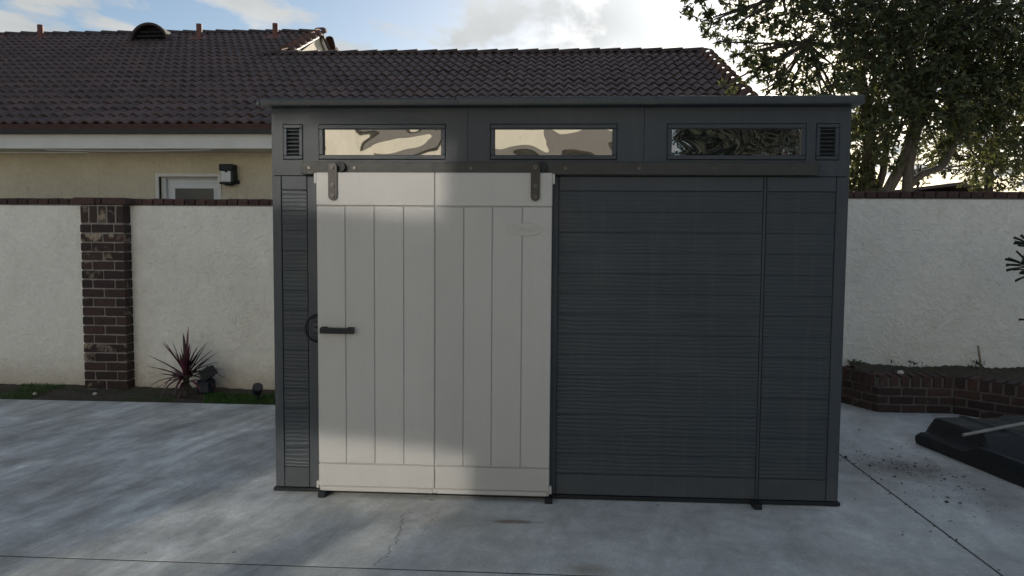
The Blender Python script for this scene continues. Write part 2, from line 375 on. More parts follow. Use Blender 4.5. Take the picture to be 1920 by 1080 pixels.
class MB:
    """collects world-space shapes, builds ONE mesh object"""
    def __init__(s): s.v = []; s.f = []; s.sm = []
    def add(s, vs, fs, smooth=False):
        b = len(s.v); s.v += [tuple(x) for x in vs]; s.f += [tuple(b+i for i in f) for f in fs]; s.sm += [smooth]*len(fs); return s
    def box(s, x0, x1, y0, y1, z0, z1, ch=0.):
        if ch <= 0:
            vs = [(x, y, z) for x in (x0, x1) for y in (y0, y1) for z in (z0, z1)]
            return s.add(vs, [(0, 1, 3, 2), (4, 6, 7, 5), (0, 4, 5, 1), (2, 3, 7, 6), (0, 2, 6, 4), (1, 5, 7, 3)])
        vs, fs = chamfer_box((x1-x0), (y1-y0), (z1-z0), ch)
        c = ((x0+x1)/2, (y0+y1)/2, (z0+z1)/2)
        return s.add([(a+c[0], b+c[1], d+c[2]) for a, b, d in vs], fs)
    def tube(s, pts, rad, n=8, caps=True, smooth=True):
        pts = [Vector(p) for p in pts]
        if not hasattr(rad, '__len__'): rad = [rad]*len(pts)
        b = []; up = Vector((0, 0, 1))
        prev = None
        for i, p in enumerate(pts):
            t = (pts[min(i+1, len(pts)-1)]-pts[max(i-1, 0)]).normalized()
            if prev is None:
                a = t.cross(up)
                if a.length < 1e-3: a = t.cross(Vector((1, 0, 0)))
            else: a = prev-t*prev.dot(t)
            a.normalize(); prev = a; c = t.cross(a)
            b += [p+(a*math.cos(2*PI*k/n)+c*math.sin(2*PI*k/n))*rad[i] for k in range(n)]
        fs = []
        for i in range(len(pts)-1):
            for k in range(n):
                fs.append((i*n+k, i*n+(k+1) % n, (i+1)*n+(k+1) % n, (i+1)*n+k))
        s.add(b, fs, smooth)
        if caps:
            s.add([b[k] for k in range(n)], [tuple(range(n))[::-1]]); e = (len(pts)-1)*n
            s.add([b[e+k] for k in range(n)], [tuple(range(n))])
        return s
    def prism(s, poly, y0, y1):
        """polygon in xz, extruded along y (front at y0)"""
        n = len(poly)
        vs = [(x, y0, z) for x, z in poly]+[(x, y1, z) for x, z in poly]
        fs = [tuple(range(n)), tuple(range(2*n-1, n-1, -1))]+[(i, i+n, (i+1) % n+n, (i+1) % n) for i in range(n)]
        return s.add(vs, fs)
    def build(s, name, mat, parent=None, fix=True):
        off = root_loc(parent) if parent is not None else Vector((0, 0, 0))
        me = bpy.data.meshes.new(name)
        me.from_pydata([(x-off.x, y-off.y, z-off.z) for x, y, z in s.v], [], s.f)
        me.polygons.foreach_set('use_smooth', s.sm)
        if fix:
            bm = bmesh.new(); bm.from_mesh(me); bmesh.ops.recalc_face_normals(bm, faces=bm.faces); bm.to_mesh(me); bm.free()
        me.update()
        return link(name, me, mat, parent)

def chamfer_box(w, d, h, c, jit=0., rnd=None):
    c = min(c, w*.45, d*.45, h*.45)
    vs = []; idx = {}
    for sx in (-1, 1):
        for sy in (-1, 1):
            for sz in (-1, 1):
                for ax in range(3):
                    p = [sx*(w/2-(0 if ax == 0 else c)), sy*(d/2-(0 if ax == 1 else c)), sz*(h/2-(0 if ax == 2 else c))]
                    if rnd: p = [q+rnd.uniform(-jit, jit) for q in p]
                    idx[(sx, sy, sz, ax)] = len(vs); vs.append(tuple(p))
    fs = []
    for ax in range(3):
        o = [a for a in range(3) if a != ax]
        for s in (-1, 1):
            q = []
            for a, b in ((-1, -1), (1, -1), (1, 1), (-1, 1)):
                k = [0, 0, 0]; k[ax] = s; k[o[0]] = a; k[o[1]] = b; q.append(idx[(*k, ax)])
            flip = (s < 0) != (ax == 1)
            fs.append(tuple(q[::-1] if flip else q))
    for ax in range(3):
        o = [a for a in range(3) if a != ax]
        for a in (-1, 1):
            for b in (-1, 1):
                def g(t, face):
                    k = [0, 0, 0]; k[ax] = t; k[o[0]] = a; k[o[1]] = b; return idx[(*k, face)]
                fs.append((g(-1, o[0]), g(1, o[0]), g(1, o[1]), g(-1, o[1])))
    for sx in (-1, 1):
        for sy in (-1, 1):
            for sz in (-1, 1):
                fs.append(tuple(idx[(sx, sy, sz, a)] for a in range(3)))
    return vs, fs

_bm = {}
def brick_mesh(w, d, h, mat, c=.006, jit=.002, variants=3):
    key = (round(w, 4), round(d, 4), round(h, 4), mat)
    if key not in _bm:
        L = []
        for k in range(variants):
            r = random.Random(k*31+int(w*1000))
            vs, fs = chamfer_box(w, d, h, c, jit, r)
            me = bpy.data.meshes.new('brick'); me.from_pydata(vs, [], fs)
            bm = bmesh.new(); bm.from_mesh(me); bmesh.ops.recalc_face_normals(bm, faces=bm.faces); bm.to_mesh(me); bm.free()
            me.materials.append(M[mat]); L.append(me)
        _bm[key] = L
    return random.choice(_bm[key])
def brick(parent, x, y, z, w, d, h, mat, rz=0., name='brick'):
    off = root_loc(parent)
    o = link(name, brick_mesh(w, d, h, mat), None, parent, Vector((x, y, z))-off)
    o.rotation_euler = (random.uniform(-.008, .008), random.uniform(-.006, .006), rz+random.uniform(-.012, .012))
    return o

def leaf_arrays(P, D, Ls, W, up=None):
    n = len(P)
    D = D/np.linalg.norm(D, axis=1, keepdims=True)
    rv = rng.normal(size=(n, 3))
    if up is not None: rv = rv*.55+np.array(up)
    S = np.cross(D, rv); S /= np.linalg.norm(S, axis=1, keepdims=True)+1e-9
    Nn = np.cross(S, D)
    Ls = Ls[:, None]; W = W[:, None]
    v = np.stack([P, P+D*Ls*.45+S*W*.5+Nn*W*.18, P+D*Ls-Nn*Ls*.06, P+D*Ls*.45-S*W*.5+Nn*W*.18], 1).reshape(-1, 3)
    b = (np.arange(n)*4)[:, None]
    f = np.concatenate([b+np.array([0, 3, 2]), b+np.array([0, 2, 1])], 1).reshape(-1, 3)
    return v, f
def tri_mesh(name, v, f, mat, parent=None):
    off = np.array(root_loc(parent)) if parent is not None else np.zeros(3)
    v = (v-off).astype(np.float32)
    me = bpy.data.meshes.new(name); me.vertices.add(len(v)); me.vertices.foreach_set('co', v.ravel())
    me.loops.add(len(f)*3); me.loops.foreach_set('vertex_index', f.ravel().astype(np.int32))
    me.polygons.add(len(f)); me.polygons.foreach_set('loop_start', np.arange(0, len(f)*3, 3, dtype=np.int32))
    me.update(calc_edges=True); me.validate()
    return link(name, me, mat, parent)

# ================================================================== SETTING
def build_setting():
    g = MB(); g.box(-300, 300, -300, 400, -.6, -.13); tag(g.build('ground', 'ground'), kind='structure')
    pv = bpy.data.objects.new('concrete_pavement', None); COL.objects.link(pv); tag(pv, kind='structure')
    X = 1.980; Yj = 3.140; e = .0055
    for (x0, x1, y0, y1) in ((-12, X-e, Yj+e, 6.285), (X+e, 8, Yj+e, 7.0), (-12, X-e, -6.6, Yj-e), (X+e, 8, -6.6, Yj-e)):
        MB().box(x0, x1, y0, y1, -.12, 0, .002).build('concrete_slab', 'concrete', pv)
    # dirt packed into the joints
    jd = MB().box(-12, 8, Yj-e-.001, Yj+e+.001, -.11, -.0012); jd.box(X-e-.001, X+e+.001, -6.6, 6.9, -.109, -.001)
    tag(jd.build('joint_dirt', 'joint_dirt', pv), kind='stuff')
    # planting strip on the left, subdivided and lumpy
    nx, ny = 260, 16; vs = []; fs = []
    for j in range(ny+1):
        for i in range(nx+1):
            x = -12+14.4*i/nx; y = 6.287+(6.87-6.287)*j/ny
            h = -.018+.04*(j/ny)**1.2+.012*math.sin(x*7.1+j)*math.sin(x*2.3)+random.uniform(-.007, .007)
            if j == 0: h = -.03
            vs.append((x, y, h))
    for j in range(ny):
        for i in range(nx):
            a = j*(nx+1)+i; fs.append((a, a+1, a+nx+2, a+nx+1))
    tag(MB().add(vs, fs, True).build('garden_bed', 'soil', None, False), kind='structure')
build_setting()

# ================================================================== YARD WALL, PILLAR
def build_walls():
    t = thing('stucco_wall', 'white stucco garden wall with brown brick cap left of the shed, brick pillar in it', 'wall', (-5, 6.9, 0))
    MB().box(-12, 2.0, 6.85, 7.03, -.1, 1.768, .006).build('wall_face', 'stucco', t)
    MB().box(-12, 2.0, 6.852, 7.028, 1.7681, 1.776).build('mortar_bed', 'mortar', t)
    x = -7.2; k = 0
    while x < -2.0:
        if not (-4.60 < x < -4.02):
            w = .102
            brick(t, x, 6.94, 1.806+random.uniform(-.002, .002), w-.010, .205, .060, 'cap_brick')
        x += .1035
    cm = MB()
    for xx in list(np.arange(-12, -7.25, .1035))+list(np.arange(-2.0, 2.0, .1035)):
        cm.box(xx, xx+.092, 6.838, 7.042, 1.777, 1.836, .005)
    tag(cm.build('cap_course', 'cap_brick', t), kind='stuff')
    # taller wall right of the shed
    t = thing('stucco_wall', 'grey-shaded stucco wall right of the shed, behind the brick planter', 'wall', (4, 7.0, 0))
    MB().box(2.05, 12, 6.93, 7.11, -.1, 1.866, .006).build('wall_face', 'stucco', t)
    MB().box(2.05, 12, 6.932, 7.108, 1.8661, 1.874).build('mortar_bed', 'mortar', t)
    x = 2.45
    while x < 5.4:
        brick(t, x, 7.02, 1.905, .093, .205, .060, 'cap_brick'); x += .1035
    cm = MB()
    for xx in np.arange(5.45, 12, .1035): cm.box(xx, xx+.092, 6.918, 7.122, 1.875, 1.934, .005)
    tag(cm.build('cap_course', 'cap_brick', t), kind='stuff')
    # pillar
    p = thing('brick_pillar', 'dark reused-brick pillar with pale mortar smears between the white wall bays', 'pillar', (-4.28, 6.8, 0))
    x0, x1, y0, y1 = -4.492, -4.062, 6.735, 6.95
    MB().box(x0+.010, x1-.013, y0+.008, y1, -.06, 1.77).build('mortar_core', 'mortar', p)
    n = 18; h0 = .012; top = 1.592; ch = (top-h0)/n
    for i in range(n):
        z = h0+ch*(i+.5)
        if i % 2 == 0: segs = [.21, .21]; xs = x0
        else: segs = [.1, .21, .1]; xs = x0
        xx = x0; j = .0102
        for s in segs:
            w = s
            brick(p, xx+w/2, y0+.05+random.uniform(-.003, .003), z, w, .1, ch-.013, 'brick'); xx += w+j
        # flank bricks on the right-hand side face
        brick(p, x1-.05, y0+.152, z, .1, .098, ch-.008, 'brick')
        brick(p, x0+.05, y0+.10+.052, z, .1, .1, ch-.013, 'brick')
    for k in range(5):        # soldier course on end
        brick(p, x0+.04+k*.0875, y0+.05, 1.68, .072, .1, .155, 'brick')
    brick(p, x1-.045, y0+.16, 1.68, .09, .1, .155, 'brick')
    xx = x0-.055                # cap of the pillar
    for w in (.215, .062, .24):
        brick(p, xx+w/2, y0+.115, 1.805, w-.006, .27, .064, 'cap_brick'); xx += w+.003
build_walls()

# ================================================================== SHED
def build_shed():
    S = thing('storage_shed', 'charcoal resin storage shed with pale grey sliding barn door and three high windows', 'shed', (-.01, 5.2, 0))
    L, R, F, B = -1.601, 1.578, 4.10, 6.20
    J, T = 1.816, 2.188
    # side and rear walls, dark floor
    w = MB(); w.box(L, L+.04, F+.045, B-.04, .0, T-.03); w.box(R-.04, R, F+.045, B-.04, .0, T-.03); w.box(L, R, B-.039, B, .0, T-.05)
    w.build('wall_panel', 'shed', S)
    MB().box(L-.012, R+.012, F-.012, B, .004, .024, .004).build('base_sill', 'black', S)
    # backing sheet behind the boards
    MB().box(L+.03, R-.03, F+.012, F+.044, .03, J-.002).build('backing_sheet', 'shed', S)
    # lower frame members (front face F)
    def fr(name, x0, x1, z0, z1, dy=0, ch=.003): return MB().box(x0, x1, F+dy, F+.045, z0, z1, ch).build(name, 'shed', S)
    z0, z1 = .026, J-.003; zb, zt = .145, 1.732
    fr('corner_trim', L, -1.550, z0, z1); fr('corner_trim', 1.514, R, z0, z1)
    fr('stile', -1.400, -1.30, z0, z1); fr('stile', -.06, .014, z0, z1); fr('stile', 1.1285, 1.142, z0, z1)
    for a, b in ((-1.5475, -1.4025), (.0165, 1.1262), (1.1445, 1.5115)):
        fr('frame_rail', a, b, zt+.002, z1, .0006); fr('frame_rail', a, b, z0, zb-.002, .0006)
        n = 14; p = (zt-zb)/n
        for i in range(n):
            MB().box(a+.0006, b-.0006, F+.003, F+.03, zb+i*p+.0004, zb+(i+1)*p-.0004, .0016).build('siding_board', 'shed_board', S)
    # header: three panels, each with a window; vents at the ends
    hx = [(L, -.4925), (-.4905, .4765), (.4785, R)]
    wins = [(-1.332, -.614), (-.368, .332), (.600, 1.345)]; wz = (1.902, 2.100)
    vents = {0: (-1.536, -1.420), 2: (1.395, 1.520)}
    for k, (a, b) in enumerate(hx):
        m = MB(); wa, wb = wins[k]
        holes = [(wa, wb)]
        if k in vents: holes = sorted(holes+[vents[k]])
        m.box(a, b, F, F+.04, wz[1], T); m.box(a, b, F, F+.04, J, wz[0])
        x = a
        for ha, hb in holes:
            m.box(x, ha, F, F+.04, wz[0], wz[1]); x = hb
        m.box(x, b, F, F+.04, wz[0], wz[1])
        m.build('header_panel', 'shed', S)
        # window
        f = MB(); t_ = .024; y0, y1 = F-.006, F+.03
        za, zb2 = wz[0]+.003, wz[1]-.003; xa, xb = wa+.003, wb-.003
        f.box(xa, xb, y0, y1, za, za+t_, .003); f.box(xa, xb, y0, y1, zb2-t_, zb2, .003)
        f.box(xa, xa+t_, y0+.0007, y1, za+t_+.0004, zb2-t_-.0004, .003); f.box(xb-t_, xb, y0+.0007, y1, za+t_+.0004, zb2-t_-.0004, .003)
        fo = f.build('window_frame', 'shed', S)
        MB().box(xa+t_-.004, xb-t_+.004, F+.016, F+.022, za+t_-.004, zb2-t_+.004).build('pane', 'pane', fo)
        MB().box(wa, wb, F+.0265, F+.038, wz[0], wz[1]).build('gasket', 'shed_dark', fo)  # dark sheet across the opening, standing in for the unlit shed interior
        if k in vents:
            va, vb = vents[k]
            v = MB(); q = .020; va += .003; vb -= .003
            v.box(va, vb, y0, y1, za, za+q, .003); v.box(va, vb, y0, y1, zb2-q, zb2, .003)
            v.box(va, va+q, y0+.0007, y1, za+q+.0004, zb2-q-.0004, .003); v.box(vb-q, vb, y0+.0007, y1, za+q+.0004, zb2-q-.0004, .003)
            vo = v.build('vent_frame', 'shed', S)
            for i in range(7):
                z = za+q+.010+i*(zb2-za-2*q)/7
                MB().add([(va+q, F+.002, z), (vb-q, F+.002, z), (vb-q, F+.024, z+.011), (va+q, F+.024, z+.011),
                          (va+q, F+.002, z+.003), (vb-q, F+.002, z+.003), (vb-q, F+.024, z+.014), (va+q, F+.024, z+.014)],
                         [(0, 3, 2, 1), (4, 5, 6, 7), (0, 1, 5, 4), (2, 3, 7, 6), (0, 4, 7, 3), (1, 2, 6, 5)]).build('louver', 'shed', vo)
            MB().box(va, vb, F+.031, F+.038, za, zb2).build('insect_screen', 'shed_dark', vo)  # dark sheet behind the louvers, painted as the shade inside the shed
    # roof: three panels, fascia lip, gentle fall to the rear
    for a, b, dz in ((L-.030, -.5505, 0), (-.5475, .5250, .004), (.5275, R+.034, .005)):
        z0 = T+.002; zt_ = 2.232+dz
        prof = [(4.02, z0), (4.018, zt_-.012), (4.026, zt_-.003), (4.04, zt_), (4.2, zt_-.004), (B+.05, zt_-.12), (B+.05, zt_-.16), (F+.05, z0)]
        n = len(prof)
        vs = [(a, y, z) for y, z in prof]+[(b, y, z) for y, z in prof]
        fs = [tuple(range(n)), tuple(range(2*n-1, n-1, -1))]+[(i, i+n, (i+1) % n+n, (i+1) % n) for i in range(n)]
        ro = MB().add(vs, fs).build('roof_panel', 'shed_roof', S)
        MB().box(a+.02, b-.02, 4.0145, 4.0165+.004, z0+.004, z0+.009).build('drip_bead', 'shed_roof', ro)
    # roof end lugs
    for x in (L-.05, -.556, .520):
        MB().box(x, x+.018, 4.012, 4.0175+.01, 2.188, 2.215, .003).build('roof_clip', 'shed_roof', S)
    # rail and bolts
    rail = MB().box(-1.418, 1.404, 4.062, 4.098, 1.819, 1.887, .002).build('door_rail', 'steel', S)
    for x in (-1.375, -1.118, -.47, .05, .45, .85, 1.27):
        MB().tube([(x, 4.0625, 1.853), (x, 4.057, 1.853)], .009, 10).build('bolt', 'bolt', rail)
    # door
    yF = 4.02
    dl, dm, dr = -1.322, -.6615, -.0195
    D = MB().box(dl+.002, dr-.002, yF+.012, yF+.038, .036, 1.822).build('door', 'door', S)
    for k, (a, b, edges) in enumerate(((dl, dm-.0015, (dl, -1.162, -.999, -.835, dm-.0015)), (dm+.0015, dr, (dm+.0015, -.502, -.345, -.181, dr)))):
        MB().box(a, b, yF, yF+.03, 1.6435, 1.825, .004).build('top_rail', 'door', D)
        MB().box(a, b, yF, yF+.03, .0645, .1915, .004).build('bottom_rail', 'door', D)
        MB().box(a+.012, b-.012, yF+.006, yF+.03, .034, .0605, .004).build('bottom_lip', 'door', D)
        for i in range(4):
            MB().box(edges[i]+.0008, edges[i+1]-.0008, yF+.0018, yF+.03, .1965, 1.6385, .0038).build('plank', 'door', D)
    for a, b, za, zb2 in ((dl-.014, dl-.0005, 1.765, 1.822), (dr+.0005, dr+.013, 1.765, 1.82), (dl-.014, dl-.0005, .050, .092), (dr+.0005, dr+.013, .050, .092)):
        MB().box(a, b, yF+.003, yF+.03, za, zb2, .002).build('edge_tab', 'door', D)
    # badge: raised oval ring and lettering
    ring = MB(); cx, cz = -.167, 1.518; n = 40
    for a, b, y in ((.097, .033, .0008),):
        oi = [(cx+math.cos(2*PI*i/n)*a, cz+math.sin(2*PI*i/n)*b) for i in range(n)]
        ring.prism(oi, yF-.0012, yF+.006)
    bo = ring.build('badge', 'door', D)
    edge = MB(); pts = [(cx+math.cos(2*PI*i/n)*.097, yF-.001, cz+math.sin(2*PI*i/n)*.033) for i in range(n+1)]
    edge.tube(pts, .0014, 6, False); edge.build('badge_rim', 'door', D)
    cu = bpy.data.curves.new('badge_lettering', 'FONT'); cu.body = 'SUNCAST'; cu.size = .034; cu.extrude = .0022; cu.align_x = 'CENTER'; cu.align_y = 'CENTER'; cu.shear = .35; cu.space_character = 1.05
    to = bpy.data.objects.new('tmp', cu); COL.objects.link(to); to.rotation_euler = (PI/2, 0, 0)
    bpy.context.view_layer.update()
    me = bpy.data.meshes.new_from_object(to.evaluated_get(bpy.context.evaluated_depsgraph_get()))
    bpy.data.objects.remove(to)
    me.transform(Matrix.Translation(Vector((cx, yF-.0016, cz))-root_loc(D))@Matrix.Rotation(PI/2, 4, 'X')); me.materials.clear(); me.name = 'badge_lettering'
    link('badge_lettering', me, 'door', D)
    # hangers with wheel and bolts
    for x in (-1.227, -.112):
        n = 10; r = .0245; zt_, zb2 = 1.853, 1.696
        poly = [(x+r*math.cos(a), zt_+r*math.sin(a)) for a in np.linspace(0, PI, n)]+[(x+r*math.cos(a), zb2+r*math.sin(a)) for a in np.linspace(PI, 2*PI, n)]
        h = MB().prism(poly, yF-.012, yF-.003).build('hanger', 'black_steel', S)
        for z in (1.853, 1.754, 1.696):
            MB().tube([(x, yF-.012, z), (x, yF-.021, z)], .010, 10).build('bolt', 'bolt', h)
            MB().tube([(x, yF-.0213, z), (x, yF-.0235, z)], .0045, 8).build('bolt_tip', 'black', h)
        MB().tube([(x+.032, 4.036, 1.858), (x+.032, 4.055, 1.858)], .030, 20).build('wheel', 'black', h)
    # pull handle
    hb = MB(); y = yF
    prof = [(-1.299, .935), (-1.299, .962), (-1.290, .972), (-1.270, .9735), (-1.258, .967), (-1.150, .966), (-1.138, .9715), (-1.118, .9715), (-1.110, .962), (-1.110, .935)]
    hb.prism(prof, y-.034, y-.014)
    hb.box(-1.297, -1.262, y-.0135, y+.003, .937, .970, .002); hb.box(-1.146, -1.112, y-.0135, y+.003, .937, .970, .002)
    hb.build('handle', 'black', D)
    # bow handle and latch box on the wall, half hidden by the door edge
    pts = [(-1.330+.068*math.cos(a), 4.075-.03*abs(math.sin((a-PI/2)))**.5, .955+.076*math.sin(a)) for a in np.linspace(PI*.5, PI*1.5, 17)]
    pts = [(-1.320, 4.094, pts[0][2])]+pts+[(-1.320, 4.094, pts[-1][2])]
    MB().tube(pts, .0075, 8).build('bow_handle', 'black', S)
    lb = MB().box(-1.372, -1.318, 4.080, 4.099, .905, 1.01, .004).build('latch', 'shed', S)
    for z in (.925, .96, .99): MB().box(-1.362, -1.338, 4.0755, 4.0795, z-.005, z+.005, .001).build('latch_rib', 'black', lb)
    # door guides on the floor edge
    for x in (-1.303, -.022, 1.12):
        gq = MB().box(x-.022, x+.022, 4.005, 4.09, .0, .030, .003); gq.box(x-.018, x+.018, 4.003, 4.0045, .008, .022)
        gq.build('floor_guide', 'black', S)
build_shed()

# ================================================================== TILED HOUSE
EY, EZ, PT = 9.2, 2.895, .45
ANG = math.atan(PT); CA, SA = math.cos(ANG), math.sin(ANG)
TW, TL = .310, .349
def roofpt(x, s, n=0.):
    """point on the front slope: s metres up the slope from the eave, n above it"""
    return Vector((x, EY+s*CA-n*SA, EZ+s*SA+n*CA))
def cam_xy(p):
    yaw, pitch, roll = 0.0583770, 0.0624825, 0.00758051
    f = Vector((-math.sin(yaw)*math.cos(pitch), math.cos(yaw)*math.cos(pitch), -math.sin(pitch)))
    r = Vector((math.cos(yaw), math.sin(yaw), 0)); u = r.cross(f)
    d = p-CAMP; z = d.dot(f)
    return 960+1380*d.dot(r)/z, 540-1380*d.dot(u)/z

def build_house():
    H = thing('tiled_house', 'single-storey cream house with dark wavy-tiled roof behind the garden wall', 'house', (-4, 11, 0))
    off = root_loc(H)
    xl, xr, xm = -13.2, 2.58, -5.03      # left end, right rake, where the upper roof stops
    NL, NR = 21, 13.65
    # deck under the tiles
    def slab(x0, x1, s0, s1, name='roof_deck'):
        a = [roofpt(x0, s0, -.02), roofpt(x1, s0, -.02), roofpt(x1, s1, -.02), roofpt(x0, s1, -.02)]
        b = [roofpt(x0, s0, -.07), roofpt(x1, s0, -.07), roofpt(x1, s1, -.07), roofpt(x0, s1, -.07)]
        return MB().add(a+b, [(0, 1, 2, 3), (7, 6, 5, 4), (0, 4, 5, 1), (1, 5, 6, 2), (2, 6, 7, 3), (3, 7, 4, 0)]).build(name, 'gutter', H)
    slab(xl, xm-.05, 0.02, NL*TL); slab(xm-.049, xr-.03, 0.02, NR*TL)
    def rear(x0, x1, s, name='rear_slope'):
        p = roofpt(0, s); a = [(x0, p.y, p.z), (x1, p.y, p.z), (x1, p.y+9, p.z-9*PT), (x0, p.y+9, p.z-9*PT)]
        b = [(x, y, z-.06) for x, y, z in a]
        MB().add(a+b, [(0, 1, 2, 3), (7, 6, 5, 4), (0, 4, 5, 1), (1, 5, 6, 2), (2, 6, 7, 3), (3, 7, 4, 0)]).build(name, 'ridge', H)
    rear(xl, xm, NL*TL); rear(xm, xr, NR*TL)
    # one tile: two waves, butt end raised
    n = 13; vs = []; fs = []
    def wave(u): return .036*(.5+.5*math.cos(2*PI*(u*2-.30)))**.8+.005*math.sin(2*PI*u*2)
    for row in range(2):
        for i in range(n):
            u = i/(n-1); vs.append((u*TW, row*(TL+.03), wave(u)+(.030 if row == 0 else .001)))
    for i in range(n): vs.append((i/(n-1)*TW, .0, wave(i/(n-1))+.030))
    for i in range(n): vs.append((i/(n-1)*TW, .004, wave(i/(n-1))+.006))
    for i in range(n-1):
        fs.append((i, i+1, n+i+1, n+i)); fs.append((3*n+i, 3*n+i+1, 2*n+i+1, 2*n+i))
    me = bpy.data.meshes.new('roof_tile'); me.from_pydata(vs, [], fs)
    me.polygons.foreach_set('use_smooth', [k % 2 == 0 for k in range(len(fs))]); me.materials.append(M['tile']); me.update()
    cand = []
    x = xl; k = 0
    while x < xr-.05:
        rows = NL if x+TW/2 < xm else 14
        for j in range(rows):
            if x+TW > xm and j == 13 and x+TW/2 >= xm: pass
            cand.append((x, j))
        x += TW; k += 1
    vis = []; rest = []
    for x, j in cand:
        c = roofpt(x+TW/2, (j+.5)*TL); px, py = cam_xy(c)
        hidden = (px > 515 and py > 186) or px < -30 or px > 1960
        (rest if hidden else vis).append((((c-CAMP).length), x, j))
    vis.sort(); singles = vis[:300]; rest += vis[300:]
    for _, x, j in singles:
        p = roofpt(x, j*TL, .0)
        o = link('roof_tile', me, None, H, p-off+Vector((random.uniform(-.003, .003), 0, random.uniform(0, .003))))
        o.rotation_euler = (ANG+random.uniform(-.014, .014), random.uniform(-.012, .012), random.uniform(-.02, .02))
    B = MB(); V = np.array(vs); rot = np.array([[1, 0, 0], [0, CA, -SA], [0, SA, CA]])
    for _, x, j in rest:
        p = np.array(roofpt(x, j*TL))+np.array([random.uniform(-.003, .003), 0, random.uniform(0, .003)])
        B.add((V@rot.T+p).tolist(), fs, True)
    o = B.build('tile_field', 'tile', H, False); tag(o, kind='stuff')
    # ridge tiles: tapered half barrels, big end raised
    def ridge_mesh(flip, mat, L=.42, r0=.135, r1=.118, nm='ridge_tile'):
        vs = []; n = 9
        for e, (xx, r) in enumerate(((0, r0), (L, r1))):
            for i in range(n):
                a = PI*i/(n-1); vs.append((xx if not flip else -xx, -math.cos(a)*r, math.sin(a)*r*.62-.02))
        for i in range(n):
            a = PI*i/(n-1); r = r0-.022; vs.append((0, -math.cos(a)*r, math.sin(a)*r*.62-.02))
        fs = []
        for i in range(n-1):
            q = (i, i+1, n+i+1, n+i); fs.append(q if flip else q[::-1])
            q = (i, i+1, 2*n+i+1, 2*n+i); fs.append(q[::-1] if flip else q)
        me = bpy.data.meshes.new(nm); me.from_pydata(vs, [], fs); me.polygons.foreach_set('use_smooth', [k % 2 == 0 for k in range(len(fs))])
        me.materials.append(M[mat]); me.update(); return me
    rmL = ridge_mesh(False, 'ridge'); rmR = ridge_mesh(True, 'ridge')
    p = roofpt(0, NL*TL, .03); x = xl
    while x < xm-.36:
        o = link('ridge_tile', rmL, None, H, Vector((x, p.y, p.z+random.uniform(-.004, .004)))-off); o.rotation_euler = (0, .045, random.uniform(-.01, .01)); x += .365
    p = roofpt(0, NR*TL, .03); x = xr
    while x > xm-.1:
        o = link('ridge_tile', rmR, None, H, Vector((x, p.y, p.z+random.uniform(-.004, .004)))-off); o.rotation_euler = (0, -.045, random.uniform(-.01, .01)); x -= .365
    # rake tiles: barrels stepping down the gable edge
    def rake_mesh():
        vs = []; n = 8
        for (yy, r, z) in ((-.02, .105, .035), (.37, .088, .0)):
            for i in range(n):
                a = -.25+PI*1.05*i/(n-1); vs.append((math.cos(a)*r, yy, math.sin(a)*r+z))
        vs += [(math.cos(-.25+PI*1.05*i/(n-1))*.085, -.02, math.sin(-.25+PI*1.05*i/(n-1))*.085+.035) for i in range(n)]
        fs = []
        for i in range(n-1): fs += [(i, n+i, n+i+1, i+1), (i, i+1, 2*n+i+1, 2*n+i)]
        me = bpy.data.meshes.new('rake_tile'); me.from_pydata(vs, [], fs); me.polygons.foreach_set('use_smooth', [k % 2 == 0 for k in range(len(fs))])
        me.materials.append(M['rake']); me.update(); return me
    rk = rake_mesh()
    for j in range(14, 21):
        o = link('rake_tile', rk, None, H, roofpt(xm+.0, j*TL, .03)-off); o.rotation_euler = (ANG, 0, 0)
    for j in range(4):
        pp = roofpt(xm, NL*TL)
        o = link('rake_tile', rk, None, H, Vector((xm, pp.y+.05+(j+1)*TL*CA, pp.z-(j+1)*TL*SA+.06))-off); o.rotation_euler = (-ANG, 0, 0)
    for j in range(0, 13):
        o = link('rake_tile', rk, None, H, roofpt(xr, j*TL, .03)-off); o.rotation_euler = (ANG, 0, 0)
    # upper gable wall facing right, with barge board
    a = roofpt(0, 12.2*TL, -.05); b = roofpt(0, NL*TL, -.09)
    c = Vector((0, 2*b.y-a.y, a.z))
    xg = xm-.10
    MB().add([(xg, a.y, a.z-.2), (xg, b.y, b.z), (xg, c.y, c.z-.2), (xg-.15, a.y, a.z-.2), (xg-.15, b.y, b.z), (xg-.15, c.y, c.z-.2)],
             [(0, 2, 1), (3, 4, 5), (0, 1, 4, 3), (1, 2, 5, 4), (2, 0, 3, 5)]).build('gable_wall', 'far_stucco', H)
    def barge(x, y0, z0, y1, z1, name='barge_board', mat='fascia'):
        MB().add([(x, y0, z0), (x, y1, z1), (x, y1, z1-.13), (x, y0, z0-.13), (x-.03, y0, z0), (x-.03, y1, z1), (x-.03, y1, z1-.13), (x-.03, y0, z0-.13)],
                 [(0, 1, 2, 3), (7, 6, 5, 4), (0, 4, 5, 1), (1, 5, 6, 2), (2, 6, 7, 3), (3, 7, 4, 0)]).build(name, mat, H)
    barge(xm-.035, b.y+.02, b.z+.03, c.y+1, c.z+.03-1*PT)
    a = roofpt(0, 0, -.03); b = roofpt(0, NR*TL, -.03)
    barge(xr-.0, a.y, a.z, b.y, b.z)
